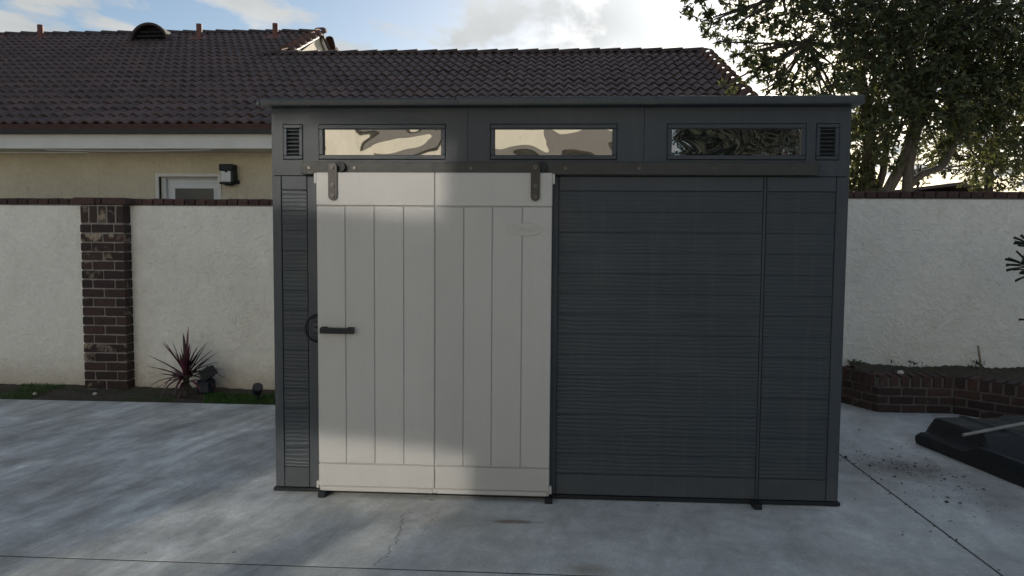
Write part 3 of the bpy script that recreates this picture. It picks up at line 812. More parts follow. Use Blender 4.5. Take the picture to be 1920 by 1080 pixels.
    # lower right gable wall
    MB().add([(2.3, 9.75, -.1), (2.3, 9.75, a.z+.1), (2.3, b.y, b.z-.1), (2.3, b.y+4.2, a.z+.1), (2.3, b.y+4.2, -.1), (2.15, 9.76, -.1), (2.15, 9.76, a.z+.1), (2.15, b.y, b.z-.1), (2.15, b.y+4.2, a.z+.1), (2.15, b.y+4.2, -.1)],
             [(0, 4, 3, 2, 1), (5, 6, 7, 8, 9), (0, 1, 6, 5), (3, 4, 9, 8), (1, 2, 7, 6), (2, 3, 8, 7), (0, 5, 9, 4)]).build('side_wall', 'house_stucco', H)
    # eave: red closure, dark drip edge, white fascia, soffit
    MB().box(xl, xr-.03, EY-.012, EY+.03, EZ-.045, EZ+.022).build('eave_closure', 'birdstop', H)
    MB().box(xl, xr-.03, EY-.03, EY+.04, EZ-.104, EZ-.0455).build('drip_edge', 'gutter', H)
    MB().box(xl, xr-.03, EY+.045, EY+.085, EZ-.285, EZ-.075, .004).build('fascia_board', 'fascia', H)
    MB().box(xl, xr-.05, EY+.0855, 9.749, EZ-.275, EZ-.255).build('soffit', 'fascia', H)
    # cable sagging under the fascia
    MB().tube([(x, EY+.05, EZ-.30-.018*math.sin((x+6.6)*PI/2.2)) for x in np.linspace(-6.6, -4.4, 12)], .004, 5).build('cable', 'fascia', H)
    # front wall with the door opening
    d0, d1, dz = -5.37, -4.55, 2.295
    w = MB(); zt = EZ-.276
    w.box(xl+.3, d0, 9.75, 9.93, -.1, zt); w.box(d1, 2.15, 9.75, 9.93, -.1, zt); w.box(d0, d1, 9.75, 9.93, dz, zt)
    w.build('wall', 'house_stucco', H)
    tr = MB(); tr.box(d0-.045, d0, 9.728, 9.80, 0, dz+.045, .004); tr.box(d1, d1+.045, 9.728, 9.80, 0, dz+.045, .004); tr.box(d0+.0005, d1-.0005, 9.728, 9.80, dz, dz+.045, .004)
    tr.build('door_trim', 'fascia', H)
    D = MB(); y = 9.86
    D.box(d0+.06, d1-.02, y, y+.045, .15, dz-.02, .004)
    D.box(d0, d0+.058, 9.81, 9.92, .1, dz); D.box(d0+.0585, d1, 9.815, 9.855, dz-.019, dz-.0005)
    D = D.build('house_door', 'housedoor', H)
    a, b, z1 = -5.20, -4.66, 2.145
    f = MB(); f.box(a-.075, b+.075, y-.018, y-.0005, z1, z1+.075, .004); f.box(a-.075, a, y-.018, y-.0005, 1.2, z1-.0005, .004); f.box(b, b+.075, y-.018, y-.0005, 1.2, z1-.0005, .004)
    f.build('door_window_frame', 'housedoor', D)
    MB().box(a, b, y-.008, y-.0006, 1.2, z1-.001).build('door_glass', 'house_glass', D)
    # roof vent: half-round dormer
    v0 = roofpt(-8.33, 17.9*TL, .02)
    r = .40; n = 14; vm = MB()
    f = [(v0.x+math.cos(PI*i/n)*r, v0.y, v0.z-.02+math.sin(PI*i/n)*r*.98) for i in range(n+1)]
    bk = [(v0.x+math.cos(PI*i/n)*r, v0.y+.9, v0.z-.02+math.sin(PI*i/n)*r*.98) for i in range(n+1)]
    vm.add(f+bk, [(i, i+1, n+2+i, n+1+i) for i in range(n)], True)
    for i in range(n):
        a0, a1 = PI*i/n, PI*(i+1)/n; q = []
        for yy in (v0.y-.05, v0.y+.03):
            for aa, rr in ((a0, r-.035), (a1, r-.035), (a1, r+.012), (a0, r+.012)):
                q.append((v0.x+math.cos(aa)*rr, yy, v0.z-.02+math.sin(aa)*rr*.98))
        vm.add(q, [(0, 1, 2, 3), (7, 6, 5, 4), (0, 4, 5, 1), (2, 6, 7, 3)])
    vm.add([(v0.x+math.cos(PI*i/n)*(r-.02), v0.y+.2, v0.z-.02+math.sin(PI*i/n)*(r-.02)*.98) for i in range(n+1)], [tuple(range(n+1))])
    vo = vm.build('roof_vent', 'ridge', H)
    for k in range(3):
        z = .03+k*.085; w_ = math.sqrt(max(.01, 1-((z+.10)/.98/r)**2))*r-.02
        MB().add([(v0.x-w_, v0.y+.02, v0.z+z), (v0.x+w_, v0.y+.02, v0.z+z), (v0.x+w_, v0.y+.10, v0.z+z+.07), (v0.x-w_, v0.y+.10, v0.z+z+.07),
                  (v0.x-w_, v0.y+.02, v0.z+z+.012), (v0.x+w_, v0.y+.02, v0.z+z+.012), (v0.x+w_, v0.y+.10, v0.z+z+.082), (v0.x-w_, v0.y+.10, v0.z+z+.082)],
                 [(0, 3, 2, 1), (4, 5, 6, 7), (0, 1, 5, 4), (2, 3, 7, 6), (0, 4, 7, 3), (1, 2, 6, 5)]).build('vent_slat', 'gutter', vo)
    # vent pipes through the roof
    for x, s, h in ((-11.05, 19.6, .30), (-7.45, 18.9, .32), (-5.87, 19.2, .30), (-12.1, 19.6, .5)):
        q = roofpt(x, s*TL, .0)
        po = MB().tube([(q.x, q.y, q.z-.05), (q.x, q.y, q.z+h)], .058, 12).build('vent_pipe', 'rustpipe', H)
        fl = [roofpt(x-.17, s*TL-.22, .052), roofpt(x+.17, s*TL-.22, .052), roofpt(x+.17, s*TL+.2, .052), roofpt(x-.17, s*TL+.2, .052)]
        fb = [p_+Vector((0, 0, -.03)) for p_ in fl]
        MB().add(fl+fb, [(0, 1, 2, 3), (7, 6, 5, 4), (0, 4, 5, 1), (1, 5, 6, 2), (2, 6, 7, 3), (3, 7, 4, 0)]).build('flashing', 'rustpipe', po)
    # wall lamp
    W = thing('wall_lamp', 'black wall lantern with pale glass beside the house door', 'lamp', (-4.37, 9.745, 2.2))
    x = -4.37
    MB().box(x-.095, x+.095, 9.585, 9.735, 2.365, 2.452, .01).build('lamp_hood', 'black', W)
    MB().box(x-.08, x+.06, 9.60, 9.72, 2.215, 2.364, .01).build('lamp_glass', 'lampglass', W)
    b = MB().box(x-.095, x+.075, 9.59, 9.735, 2.19, 2.214, .004); b.box(x+.062, x+.095, 9.60, 9.735, 2.2145, 2.3645, .003); b.box(x-.04, x+.05, 9.63, 9.70, 2.172, 2.1895, .003)
    b.box(x+.05, x+.12, 9.70, 9.7498, 2.20, 2.25, .003)
    b.build('lamp_frame', 'black', W)
    MB().tube([(x+.0, 9.598, 2.372), (x+.0, 9.585, 2.345)], .012, 8).build('lamp_knob', 'black', W)
build_house()

# ================================================================== HOUSE ACROSS THE YARD (behind the viewer)
def build_rear_house():
    H = thing('pale_house', 'sunlit pale house across the yard, seen only as wavy reflections in the shed windows', 'house', (0, -7.5, 0))
    yf = -7.2
    MB().box(-12, 2.0, yf-.2, yf, -.1, 5.6).build('wall', 'far_stucco', H)
    MB().box(-12.2, 2.3, yf-.6, yf+.5, 5.6005, 5.8).build('eave', 'gutter', H)
    # invented grey slabs, added only to shape the reflections in the shed windows
    MB().box(-1.95, 2.0, yf+.001, yf+1.2, 3.05, 3.50).build('patio_cover', 'grey_awning', H)
    MB().box(-4.1, -2.05, yf+.001, yf+.25, 3.40, 3.78).build('awning', 'grey_awning', H)
    MB().box(-6.6, -5.4, yf+.001, yf+.25, 3.0, 3.3).build('awning', 'grey_awning', H)
    for x in (-7.5, -3.2, .2):
        f = MB().box(x-.8, x+.8, yf+.0005, yf+.04, .9, 2.1).build('window', 'fascia', H)
        MB().box(x-.72, x-.03, yf+.041, yf+.05, .98, 2.02).build('pane', 'house_glass', f); MB().box(x+.03, x+.72, yf+.041, yf+.05, .98, 2.02).build('pane', 'house_glass', f)
build_rear_house()

def build_bay():
    # bay of the house across the yard; its panes throw the low sun back onto the shed door and the concrete
    az = math.radians(18.3); n = Vector((math.sin(az), math.cos(az), 0)); h = Vector((math.cos(az), -math.sin(az), 0))
    oz = math.radians(20.0); el = SUN_EL
    out = Vector((math.sin(oz)*math.cos(el), math.cos(oz)*math.cos(el), -math.sin(el)))
    c0 = Vector((-.9, 4.02, .25))-out*11.6
    H = thing('bay_window', 'bay window of the pale house across the yard, throwing sunlight back at the shed', 'window', (c0.x, c0.y, 0))
    def hit(x, z):                     # point of the glass plane whose reflection lands on the door at x, z
        d = Vector((x, 4.02, z)); t = (d-c0).dot(n)/out.dot(n); return d-out*t
    def quad(name, mat, u0, u1, z0, z1, d0, d1, parent):
        vs = [tuple(c0+h*u+n*d+Vector((0, 0, z-c0.z))) for u in (u0, u1) for d in (d0, d1) for z in (z0, z1)]
        return MB().add(vs, [(0, 1, 3, 2), (4, 6, 7, 5), (0, 4, 5, 1), (2, 3, 7, 6), (0, 2, 6, 4), (1, 5, 7, 3)]).build(name, mat, parent)
    ext = []
    for k, (xa, xb, za, zb) in enumerate(((-1.95, -.47, .015, .27), (-1.95, -1.10, -.95, -.035), (-.80, -.50, -.60, -.035), (-1.95, -.60, 1.70, 2.05))):
        p = hit(xa, za); q = hit(xb, zb); u0, u1 = (p-c0).dot(h), (q-c0).dot(h); z0, z1 = p.z, q.z
        ext.append((u0, u1, z0, z1))
        f = quad('sash', 'fascia', u0-.05, u1+.05, z0-.06, z1+.06, -.05-.001*k, -.004-.0005*k, H)
        quad('pane', 'sun_glass', u0, u1, z0, z1, -.0035, .0, f)
    u0 = min(e[0] for e in ext)-.25; u1 = max(e[1] for e in ext)+.25
    quad('wall', 'far_stucco', u0, u1, min(e[2] for e in ext)-.3, ext[-1][3]+.3, -.5, -.055, H)
build_bay()

# ================================================================== TREES
class Tree:
    def __init__(s, name, label, base, seed, group=None):
        s.t = thing(name, label, 'tree', base, group); s.wood = MB(); s.P = []; s.D = []; s.L = []; s.r = random.Random(seed)
    def limb(s, pts, r0, r1, n=9):
        # smooth the polyline
        P = [Vector(p) for p in pts]; Q = []
        for i in range(len(P)-1):
            p0 = P[max(i-1, 0)]; p1 = P[i]; p2 = P[i+1]; p3 = P[min(i+2, len(P)-1)]
            for k in range(5):
                t = k/5; Q.append(.5*((2*p1)+(p2-p0)*t+(2*p0-5*p1+4*p2-p3)*t*t+(3*p1-p0-3*p2+p3)*t**3))
        Q.append(P[-1]); m = len(Q)
        s.wood.tube(Q, [r0+(r1-r0)*i/(m-1)+s.r.uniform(-.06, .06)*r1 for i in range(m)], n)
    def cluster(s, c, r, twigs, per, leaf, droop=.25, anchor=None, flat=1.0):
        rr = s.r; c = Vector(c)
        if anchor is not None:
            a = Vector(anchor); mid = (a+c)*.5+Vector((rr.uniform(-.1, .1), rr.uniform(-.1, .1), rr.uniform(-.05, .15)))*r*2
            s.limb([a, mid, c], min(.035, .03*r+.012), .010, 5)
        for _ in range(twigs):
            while True:
                d = Vector((rr.uniform(-1, 1), rr.uniform(-1, 1), rr.uniform(-1, 1)))
                if .05 < d.length < 1: break
            d = d.normalized()*(d.length**.55)
            st = c+d*r*rr.uniform(.1, .45); en = c+Vector((d.x, d.y, d.z*flat))*r*rr.uniform(.75, 1.12)
            mid = (st+en)/2+Vector((rr.uniform(-1, 1), rr.uniform(-1, 1), rr.uniform(-.3, 1)))*r*.12
            s.wood.tube([st, mid, en], [.006, .0045, .0025], 3, False)
            for k in range(per):
                t = rr.uniform(.25, 1.05); p = st.lerp(mid, t*2) if t < .5 else mid.lerp(en, t*2-1)
                dd = (en-mid).normalized()*.7+Vector((rr.gauss(0, 1), rr.gauss(0, 1), rr.gauss(0, .8)-droop))*.75
                s.P.append(p); s.D.append(dd); s.L.append(leaf*rr.uniform(.6, 1.25))
    def finish(s, leafmat, wr=.38, bark='bark'):
        s.wood.build('trunk', bark, s.t, False)
        L = np.array(s.L); v, f = leaf_arrays(np.array([tuple(p) for p in s.P]), np.array([tuple(d) for d in s.D]), L, L*wr*rng.uniform(.8, 1.2, len(L)))
        o = tri_mesh('crown', v, f, leafmat, s.t); tag(o, kind='stuff')

def build_trees():
    # big broadleaf tree leaning over the wall
    T = Tree('broadleaf_tree', 'large dark broadleaf tree with forked leaning trunk filling the upper right corner', (4.2, 9.3, 0), 3)
    T.limb([(3.35, 9.35, -.1), (3.75, 9.3, 1.2), (4.02, 9.3, 2.05), (4.22, 9.3, 2.5), (4.35, 9.35, 3.2), (4.2, 9.5, 4.3)], .085, .05)
    T.limb([(4.22, 9.25, -.1), (4.23, 9.25, 1.2), (4.25, 9.25, 2.1), (4.30, 9.28, 2.6), (4.55, 9.4, 3.3), (5.1, 9.6, 4.4)], .08, .045)
    T.limb([(4.27, 9.25, 2.16), (4.40, 9.2, 2.30), (4.63, 9.2, 2.40), (4.75, 9.2, 2.64), (5.05, 9.3, 3.1), (5.6, 9.5, 3.7)], .045, .025)
    T.limb([(4.35, 9.35, 3.2), (3.7, 9.3, 3.75), (3.0, 9.2, 3.85), (2.4, 9.1, 3.75)], .05, .018, 7)
    T.limb([(4.2, 9.5, 4.2), (3.4, 9.4, 4.5), (2.6, 9.2, 4.4), (2.0, 9.1, 4.1)], .05, .015, 7)
    T.limb([(3.0, 9.2, 3.85), (2.75, 9.15, 3.5), (2.5, 9.1, 3.3)], .022, .01, 6)
    LF = .088
    fringe = [((1.86, 9.1, 4.12), .20, 8), ((2.02, 9.1, 3.98), .22, 11), ((2.18, 9.15, 3.72), .24, 11), ((2.30, 9.2, 4.15), .34, 26), ((2.40, 9.1, 3.80), .30, 22),
              ((2.52, 9.1, 3.48), .27, 20), ((2.50, 9.1, 3.22), .20, 8), ((2.72, 9.2, 3.32), .28, 22), ((2.80, 9.2, 3.72), .36, 34), ((2.95, 9.2, 3.15), .26, 18), ((2.35, 9.1, 3.52), .20, 10),
              ((3.15, 9.1, 3.22), .34, 30), ((3.3, 9.2, 3.6), .42, 50), ((3.42, 9.2, 3.05), .25, 18), ((3.5, 9.2, 2.82), .25, 18), ((2.75, 9.2, 4.2), .40, 40), ((2.1, 9.2, 3.4), .16, 5), ((1.62, 9.1, 4.32), .20, 9), ((1.72, 9.1, 4.1), .2, 8), ((1.9, 9.1, 3.86), .18, 7), ((1.85, 9.1, 4.38), .26, 14), ((2.65, 9.1, 2.95), .16, 6)]
    for c, r, k in fringe: T.cluster(c, r, int(k*.85), 13, LF, .25, (3.0, 9.2, 3.85) if c[2] < 3.9 else (2.7, 9.2, 4.42))
    dense = [((3.3, 9.3, 4.2), .6, 95), ((3.9, 9.4, 4.1), .75, 190), ((3.75, 9.2, 3.4), .5, 85), ((4.4, 9.4, 3.75), .75, 220), ((4.9, 9.5, 4.2), .9, 300), ((5.4, 9.5, 3.7), .8, 260),
             ((4.15, 9.2, 2.98), .42, 66), ((4.55, 9.2, 3.05), .48, 85), ((3.85, 9.2, 2.78), .32, 36), ((5.0, 9.3, 3.2), .5, 90), ((5.5, 9.3, 3.1), .45, 60), ((4.75, 9.2, 2.78), .26, 30), ((4.62, 9.3, 2.62), .24, 20), ((5.2, 9.3, 2.75), .36, 60), ((5.65, 9.4, 2.62), .4, 70), ((4.02, 9.2, 2.55), .22, 18), ((5.3, 9.5, 2.4), .26, 24),
             ((6.1, 9.6, 3.9), .9, 240), ((6.2, 9.5, 3.2), .6, 80), ((4.4, 10.1, 4.9), 1.1, 300), ((5.6, 10.1, 5.0), 1.2, 320), ((3.3, 9.9, 5.0), 1.0, 230), ((2.5, 9.6, 4.75), .55, 60), ((4.7, 10, 6.0), 1.3, 300), ((3.4, 10, 6.0), 1.0, 160),
             ((6.8, 9.8, 4.8), 1.1, 220), ((4.7, 9.6, 3.35), .6, 130), ((5.3, 9.6, 3.4), .6, 120), ((4.15, 9.3, 3.25), .5, 90), ((5.9, 9.7, 3.0), .5, 60)]
    for c, r, k in dense: T.cluster(c, r, int(k*(.62 if c[2] < 3.5 and c[0] < 5.2 and c[1] < 9.55 else .8 if c[2] < 4.3 else 1)), 13, LF, .25, (4.4, 9.4, 3.3) if r < .6 else None)
    T.finish('leaf')
    # narrower tree just right of the shed roof
    T = Tree('broadleaf_tree', 'slim dark tree with upright trunk just right of the shed, over the wall', (3.92, 10.1, 0), 11)
    T.limb([(4.2, 10.2, -.1), (4.19, 10.2, 1.4), (4.17, 10.2, 2.2), (4.15, 10.2, 3.0), (4.0, 10.2, 3.8)], .13, .06)
    T.limb([(4.18, 10.2, 1.9), (4.36, 10.2, 2.4), (4.40, 10.2, 3.0)], .07, .03, 7)
    for c, r, k in (((4.15, 10.2, 2.75), .36, 46), ((4.05, 10.2, 2.4), .26, 20), ((4.0, 10.2, 3.15), .42, 60), ((4.35, 10.2, 3.3), .45, 60), ((4.2, 10.2, 3.9), .6, 70), ((3.95, 10.2, 2.12), .24, 20), ((4.12, 10.2, 2.3), .25, 22)):
        T.cluster(c, r, k, 13, .085, .35, (4.16, 10.2, 2.6))
    T.finish('leaf')
    # finer-leaved olive-like tree on the right
    T = Tree('fine_leaved_tree', 'paler fine-leaved tree at the right edge, beyond the wall', (7.4, 13, 0), 21)
    T.limb([(7.5, 13, -.1), (7.45, 13, 1.5), (7.3, 13, 2.5), (7.4, 13, 3.4)], .12, .04)
    for c, r, k in (((6.63, 13, 3.2), .42, 60), ((7.2, 13, 3.45), .6, 120), ((7.7, 13, 2.95), .55, 110), ((7.0, 12.9, 2.85), .42, 66), ((6.55, 13, 2.75), .24, 18), ((7.4, 13, 2.55), .36, 46), ((6.95, 13, 3.8), .6, 100), ((7.9, 13, 3.8), .7, 120), ((6.3, 13, 3.05), .22, 14), ((7.05, 13, 2.45), .25, 22), ((8.0, 13, 2.5), .4, 50)):
        T.cluster(c, r, k, 16, .06, .15, (7.3, 13, 2.9))
    T.finish('leaf_fine', .42)
    # far thin trees seen through the gaps
    G = 'pale distant trees behind the right wall'
    for i, (x, z, r, k, lab) in enumerate(((8.75, 3.35, .55, 46, 'pale distant tree seen left of the slim trunk, far behind the wall'), (10.4, 3.55, .6, 46, 'pale distant tree seen under the big tree fork, above the far roof'))):
        T = Tree('distant_tree', lab, (x, 22.5 if i == 0 else 26, 0), 40+i, G); y = 22.5 if i == 0 else 26; q = 1 if i == 0 else 1.18
        x *= q; T.t.location.x = x
        T.limb([(x, y, -.1), (x+.05, y, 1.6), (x-.05, y, 2.6), (x+.1, y, z*q)], .10, .03, 7)
        for c, rr_, kk in (((x, y, z*q), r, k), ((x-.4, y, z*q-.35), r*.6, k//2), ((x+.45, y, z*q-.1), r*.7, k//2), ((x+.2, y, z*q-.6), r*.5, k//3), ((x-.1, y, z*q+.5), r*.8, k//2)):
            T.cluster(c, rr_, kk, 12, .10, .1, (x, y, z*q-.3))
        T.finish('leaf_far', .45)
    T = Tree('broadleaf_tree', 'dark leafy tree across the yard, reflected in the right-hand shed window', (4.6, -7, 0), 77)
    T.limb([(4.6, -7, -.1), (4.55, -7, 1.3), (4.7, -7, 2.6), (4.6, -7, 3.6)], .14, .05)
    for c, r, k in (((3.6, -7, 3.4), .8, 90), ((4.6, -7, 3.7), 1.0, 140), ((5.6, -7, 3.3), .9, 110), ((4.2, -7, 2.5), .7, 70), ((3.0, -7, 2.9), .5, 40), ((4.4, -7, 4.7), .9, 120), ((3.4, -7, 4.3), .9, 120), ((5.4, -7, 4.5), 1.0, 120), ((4.0, -7.6, 3.6), 1.2, 260), ((4.8, -7.6, 5.2), 1.2, 200), ((3.2, -7.6, 5.0), 1.0, 160), ((5.6, -7.8, 4.4), 1.3, 300), ((2.9, -7.7, 3.7), .8, 200), ((6.8, -7.6, 4), 1.2, 200), ((4.2, -8, 4.2), 1.3, 300)):
        T.cluster(c, r, k, 12, .12, .2, (4.65, -7, 2.8))
    T.finish('leaf_dark')
build_trees()

def build_neighbour():
    H = thing('neighbour_house', 'low brown roof of a far house showing above the right wall', 'house', (11.3, 24, 0))
    a, b = 9.3, 12.0; rx, rz = 11.62, 3.27
    MB().box(a+.2, 13.2, 22.3, 28, 0, 2.8).build('wall', 'house_stucco', H)
    vs = [(8.6, 22, 2.92), (rx, 22.6, rz), (12.1, 22, 2.9), (8.6, 27, 2.92), (rx, 27, rz+.05), (12.1, 27, 2.9), (8.6, 22, 2.82), (12.1, 22, 2.78)]
    MB().add([(8.4, 22.0, 2.86), (rx, 22.0, rz), (rx, 28.0, rz), (8.4, 28.0, 2.86), (8.4, 22.0, 2.78), (rx, 22.0, rz-.09), (rx, 28.0, rz-.09), (8.4, 28.0, 2.78)],
             [(0, 1, 2, 3), (7, 6, 5, 4), (0, 4, 5, 1), (1, 5, 6, 2), (2, 6, 7, 3), (3, 7, 4, 0)]).build('roof', 'neighbour_roof', H)
    MB().add([(rx+.001, 22.0, rz), (13.4, 22.0, 2.75), (13.4, 28.0, 2.75), (rx+.001, 28.0, rz), (rx+.001, 22.0, rz-.09), (13.4, 22.0, 2.66), (13.4, 28.0, 2.66), (rx+.001, 28.0, rz-.09)],
             [(0, 1, 2, 3), (7, 6, 5, 4), (0, 4, 5, 1), (1, 5, 6, 2), (2, 6, 7, 3), (3, 7, 4, 0)]).build('roof', 'neighbour_roof', H)
build_neighbour()

# ================================================================== PLANTER
def build_planter():
    P = thing('brick_planter', 'low dark brick planter with rowlock cap against the right wall', 'planter', (3.2, 6.6, 0))
    A = Vector((2.80, 6.48, 0)); Bk = Vector((2.60, 6.925, 0)); C = Vector((3.437, 6.478, 0)); D = Vector((4.75, 5.20, 0)); E = Vector((4.75, 6.925, 0))
    def inset(p, q, t): d = (q-p).normalized(); n = Vector((-d.y, d.x, 0)); return n*t
    bh, mj = .060, .014
    def run(p, q, w_depth=.1, inward=1):
        d = q-p; Ln = d.length; d.normalize(); n = Vector((-d.y, d.x, 0))*inward; rz = math.atan2(d.y, d.x)
        # mortar core
        c = [p+n*.008, q+n*.008, q+n*w_depth, p+n*w_depth]
        MB().add([(v.x, v.y, -.01) for v in c]+[(v.x, v.y, .222) for v in c], [(3, 2, 1, 0), (4, 5, 6, 7), (0, 1, 5, 4), (1, 2, 6, 5), (2, 3, 7, 6), (3, 0, 4, 7)]).build('mortar_core', 'planter_mortar', P)
        for k in range(3):
            z = .004+bh/2+k*(bh+mj); x = 0 if k % 2 == 0 else -.105
            while x < Ln-.02:
                a = max(x, 0); b = min(x+.196, Ln)
                if b-a > .03:
                    m_ = p+d*((a+b)/2)+n*.05
                    brick(P, m_.x, m_.y, z, b-a, .1, bh, 'planter_brick', rz)
                x += .196+mj
        x = .045
        while x < Ln-.02:
            m_ = p+d*x+n*.092
            brick(P, m_.x, m_.y, .226+.05, .070, .2, .098, 'planter_brick', rz); x += .090
        c2 = [p+n*.004, q+n*.004, q+n*.185, p+n*.185]
        MB().add([(v.x, v.y, .2225) for v in c2]+[(v.x, v.y, .305) for v in c2], [(3, 2, 1, 0), (4, 5, 6, 7), (0, 1, 5, 4), (1, 2, 6, 5), (2, 3, 7, 6), (3, 0, 4, 7)]).build('mortar_core', 'planter_mortar', P)
    run(A, C); run(C, D); run(Bk, A)
    # soil, mounded
    vs = []; fs = []; nx, ny = 90, 18
    for j in range(ny+1):
        for i in range(nx+1):
            x = 2.72+(4.75-2.72)*i/nx
            yf = 6.62 if x < 3.5 else 6.62-(x-3.5)*1.0
            yf = max(yf, 5.4)
            y = yf+(6.935-yf)*j/ny
            h = .285+.055*(j/ny)+.012*math.sin(x*9)*math.cos(y*11)+random.uniform(-.008, .008)
            if x < 2.95: h += .04*(2.95-x)/.2*(j/ny)
            vs.append((x, y, h))
    for j in range(ny):
        for i in range(nx):
            a = j*(nx+1)+i; fs.append((a, a+1, a+nx+2, a+nx+1))
    tag(MB().add(vs, fs, True).build('planter_soil', 'soil', P, False), kind='stuff')
    # weeds and dry bits on the soil
    pts = []; ds = []; ls = []
    for _ in range(380):
        x = random.uniform(2.68, 4.6); y = random.uniform(6.62, 6.92); k = random.random()
        if k < .6 and abs(math.sin(x*5.3)) < .5: continue
        pts.append((x, y, .32+random.uniform(0, .02))); ds.append((random.gauss(0, .7), random.gauss(0, .7), random.uniform(.1, 1))); ls.append(random.uniform(.010, .03))
    for cx, cy, n_ in ((3.27, 6.86, 14), (3.83, 6.84, 40), (2.75, 6.85, 24), (3.1, 6.86, 8)):
        for _ in range(n_):
            pts.append((random.gauss(cx, .03), random.gauss(cy, .015), .34+random.uniform(0, .05))); ds.append((random.gauss(0, .6), random.gauss(0, .6), random.uniform(.2, 1))); ls.append(random.uniform(.02, .05))
    v, f = leaf_arrays(np.array(pts), np.array(ds), np.array(ls), np.array(ls)*.4)
    tag(tri_mesh('weeds', v, f, 'leaf'), kind='stuff')
    s = MB().tube([(3.86, 6.84, .30), (3.845, 6.85, .44), (3.83, 6.86, .545)], [.010, .009, .008], 6).build('wooden_stake', 'wood')
    tag(s, 'short thin stake stuck in the planter soil against the wall', 'stake')
    s = MB(); s.v = []; 
    vs, fs = chamfer_box(.05, .04, .03, .012, .004, random.Random(3))
    o = MB().add([(a+3.02, b+6.56, c+.338) for a, b, c in vs], fs).build('pale_stone', 'stone'); tag(o, 'small pale stone on the planter cap near its left corner', 'stone')
build_planter()

# ================================================================== SHRUB at right edge
def build_shrub():
    S = thing('shrub', 'dark shrub with long pointed leaves reaching in at the right edge', 'shrub', (4.02, 6.05, .3))
    off = root_loc(S)
    stems = [[(4.02, 6.05, .28), (3.98, 6.02, .8), (3.86, 6.0, 1.15), (3.66, 5.99, 1.30)], [(4.02, 6.05, .28), (4.0, 6.0, .9), (3.88, 6.0, 1.3), (3.70, 6.0, 1.46)], [(4.02, 6.05, .28), (3.95, 6.02, .6), (3.78, 6.0, .86)],
             [(4.02, 6.05, .28), (3.97, 6.0, .5), (3.82, 6.0, .66)], [(4.0, 6.02, .9), (3.86, 5.97, 1.12), (3.72, 5.95, 1.19)], [(4.02, 6.05, .28), (4.08, 6.0, 1.1), (4.12, 6.0, 1.6)]]
    # leaf mesh: lance shaped, folded midrib
    def leafmesh():
        prof = [(0, .0), (.12, .25), (.35, .5), (.62, .42), (.85, .2), (1, 0)]
        vs = []; fs = []
        for t, w in prof: vs += [(-w*.24, t, .03+w*.05), (0, t, -.12*t*t), (w*.24, t, .03+w*.05)]
        for i in range(5):
            a = i*3; fs += [(a, a+1, a+4, a+3), (a+1, a+2, a+5, a+4)]
        me = bpy.data.meshes.new('leaf'); me.from_pydata(vs, [], fs); me.materials.append(M['shrub_leaf']); me.polygons.foreach_set('use_smooth', [True]*len(fs)); me.update(); return me
    lm = leafmesh()
    for st in stems:
        MB().tube(st, [.012-.003*i for i in range(len(st))] if len(st) < 4 else [.012, .009, .006, .003], 6).build('stem', 'bark', S)
    def leaf(p, d, L):
        d = Vector(d).normalized(); q = d.to_track_quat('Y', 'Z')
        o = link('leaf', lm, None, S, Vector(p)-off); o.rotation_mode = 'QUATERNION'; o.rotation_quaternion = q; o.scale = (L, L, L)
        return o
    r = random.Random(5)
    for st in stems:
        P = [Vector(p) for p in st]; n = 24 if len(st) == 4 else 9
        for k in range(n):
            t = (len(P)-1)-(r.random()**1.5)*1.35; i = min(int(t), len(P)-2); p = P[i].lerp(P[i+1], t-i)
            d = (P[i+1]-P[i]).normalized()*.5+Vector((r.gauss(-.25, .7), r.gauss(-.1, .6), r.gauss(.15, .45)))
            leaf(p, d, r.uniform(.09, .14))
    for p, d, L in (((3.66, 5.99, 1.30), (-1, -.1, .02), .14), ((3.68, 5.99, 1.28), (-1, 0, -.12), .15), ((3.72, 5.98, 1.22), (-1, -.1, -.3), .14), ((3.66, 5.98, 1.33), (-.6, -.1, .7), .11), ((3.78, 6, .86), (-1, 0, .12), .13), ((3.82, 6, .66), (-1, 0, -.05), .12), ((3.70, 6, 1.46), (-.7, 0, .8), .10), ((3.7, 6, 1.45), (-1, 0, .2), .12)):
        leaf(p, d, L)
build_shrub()

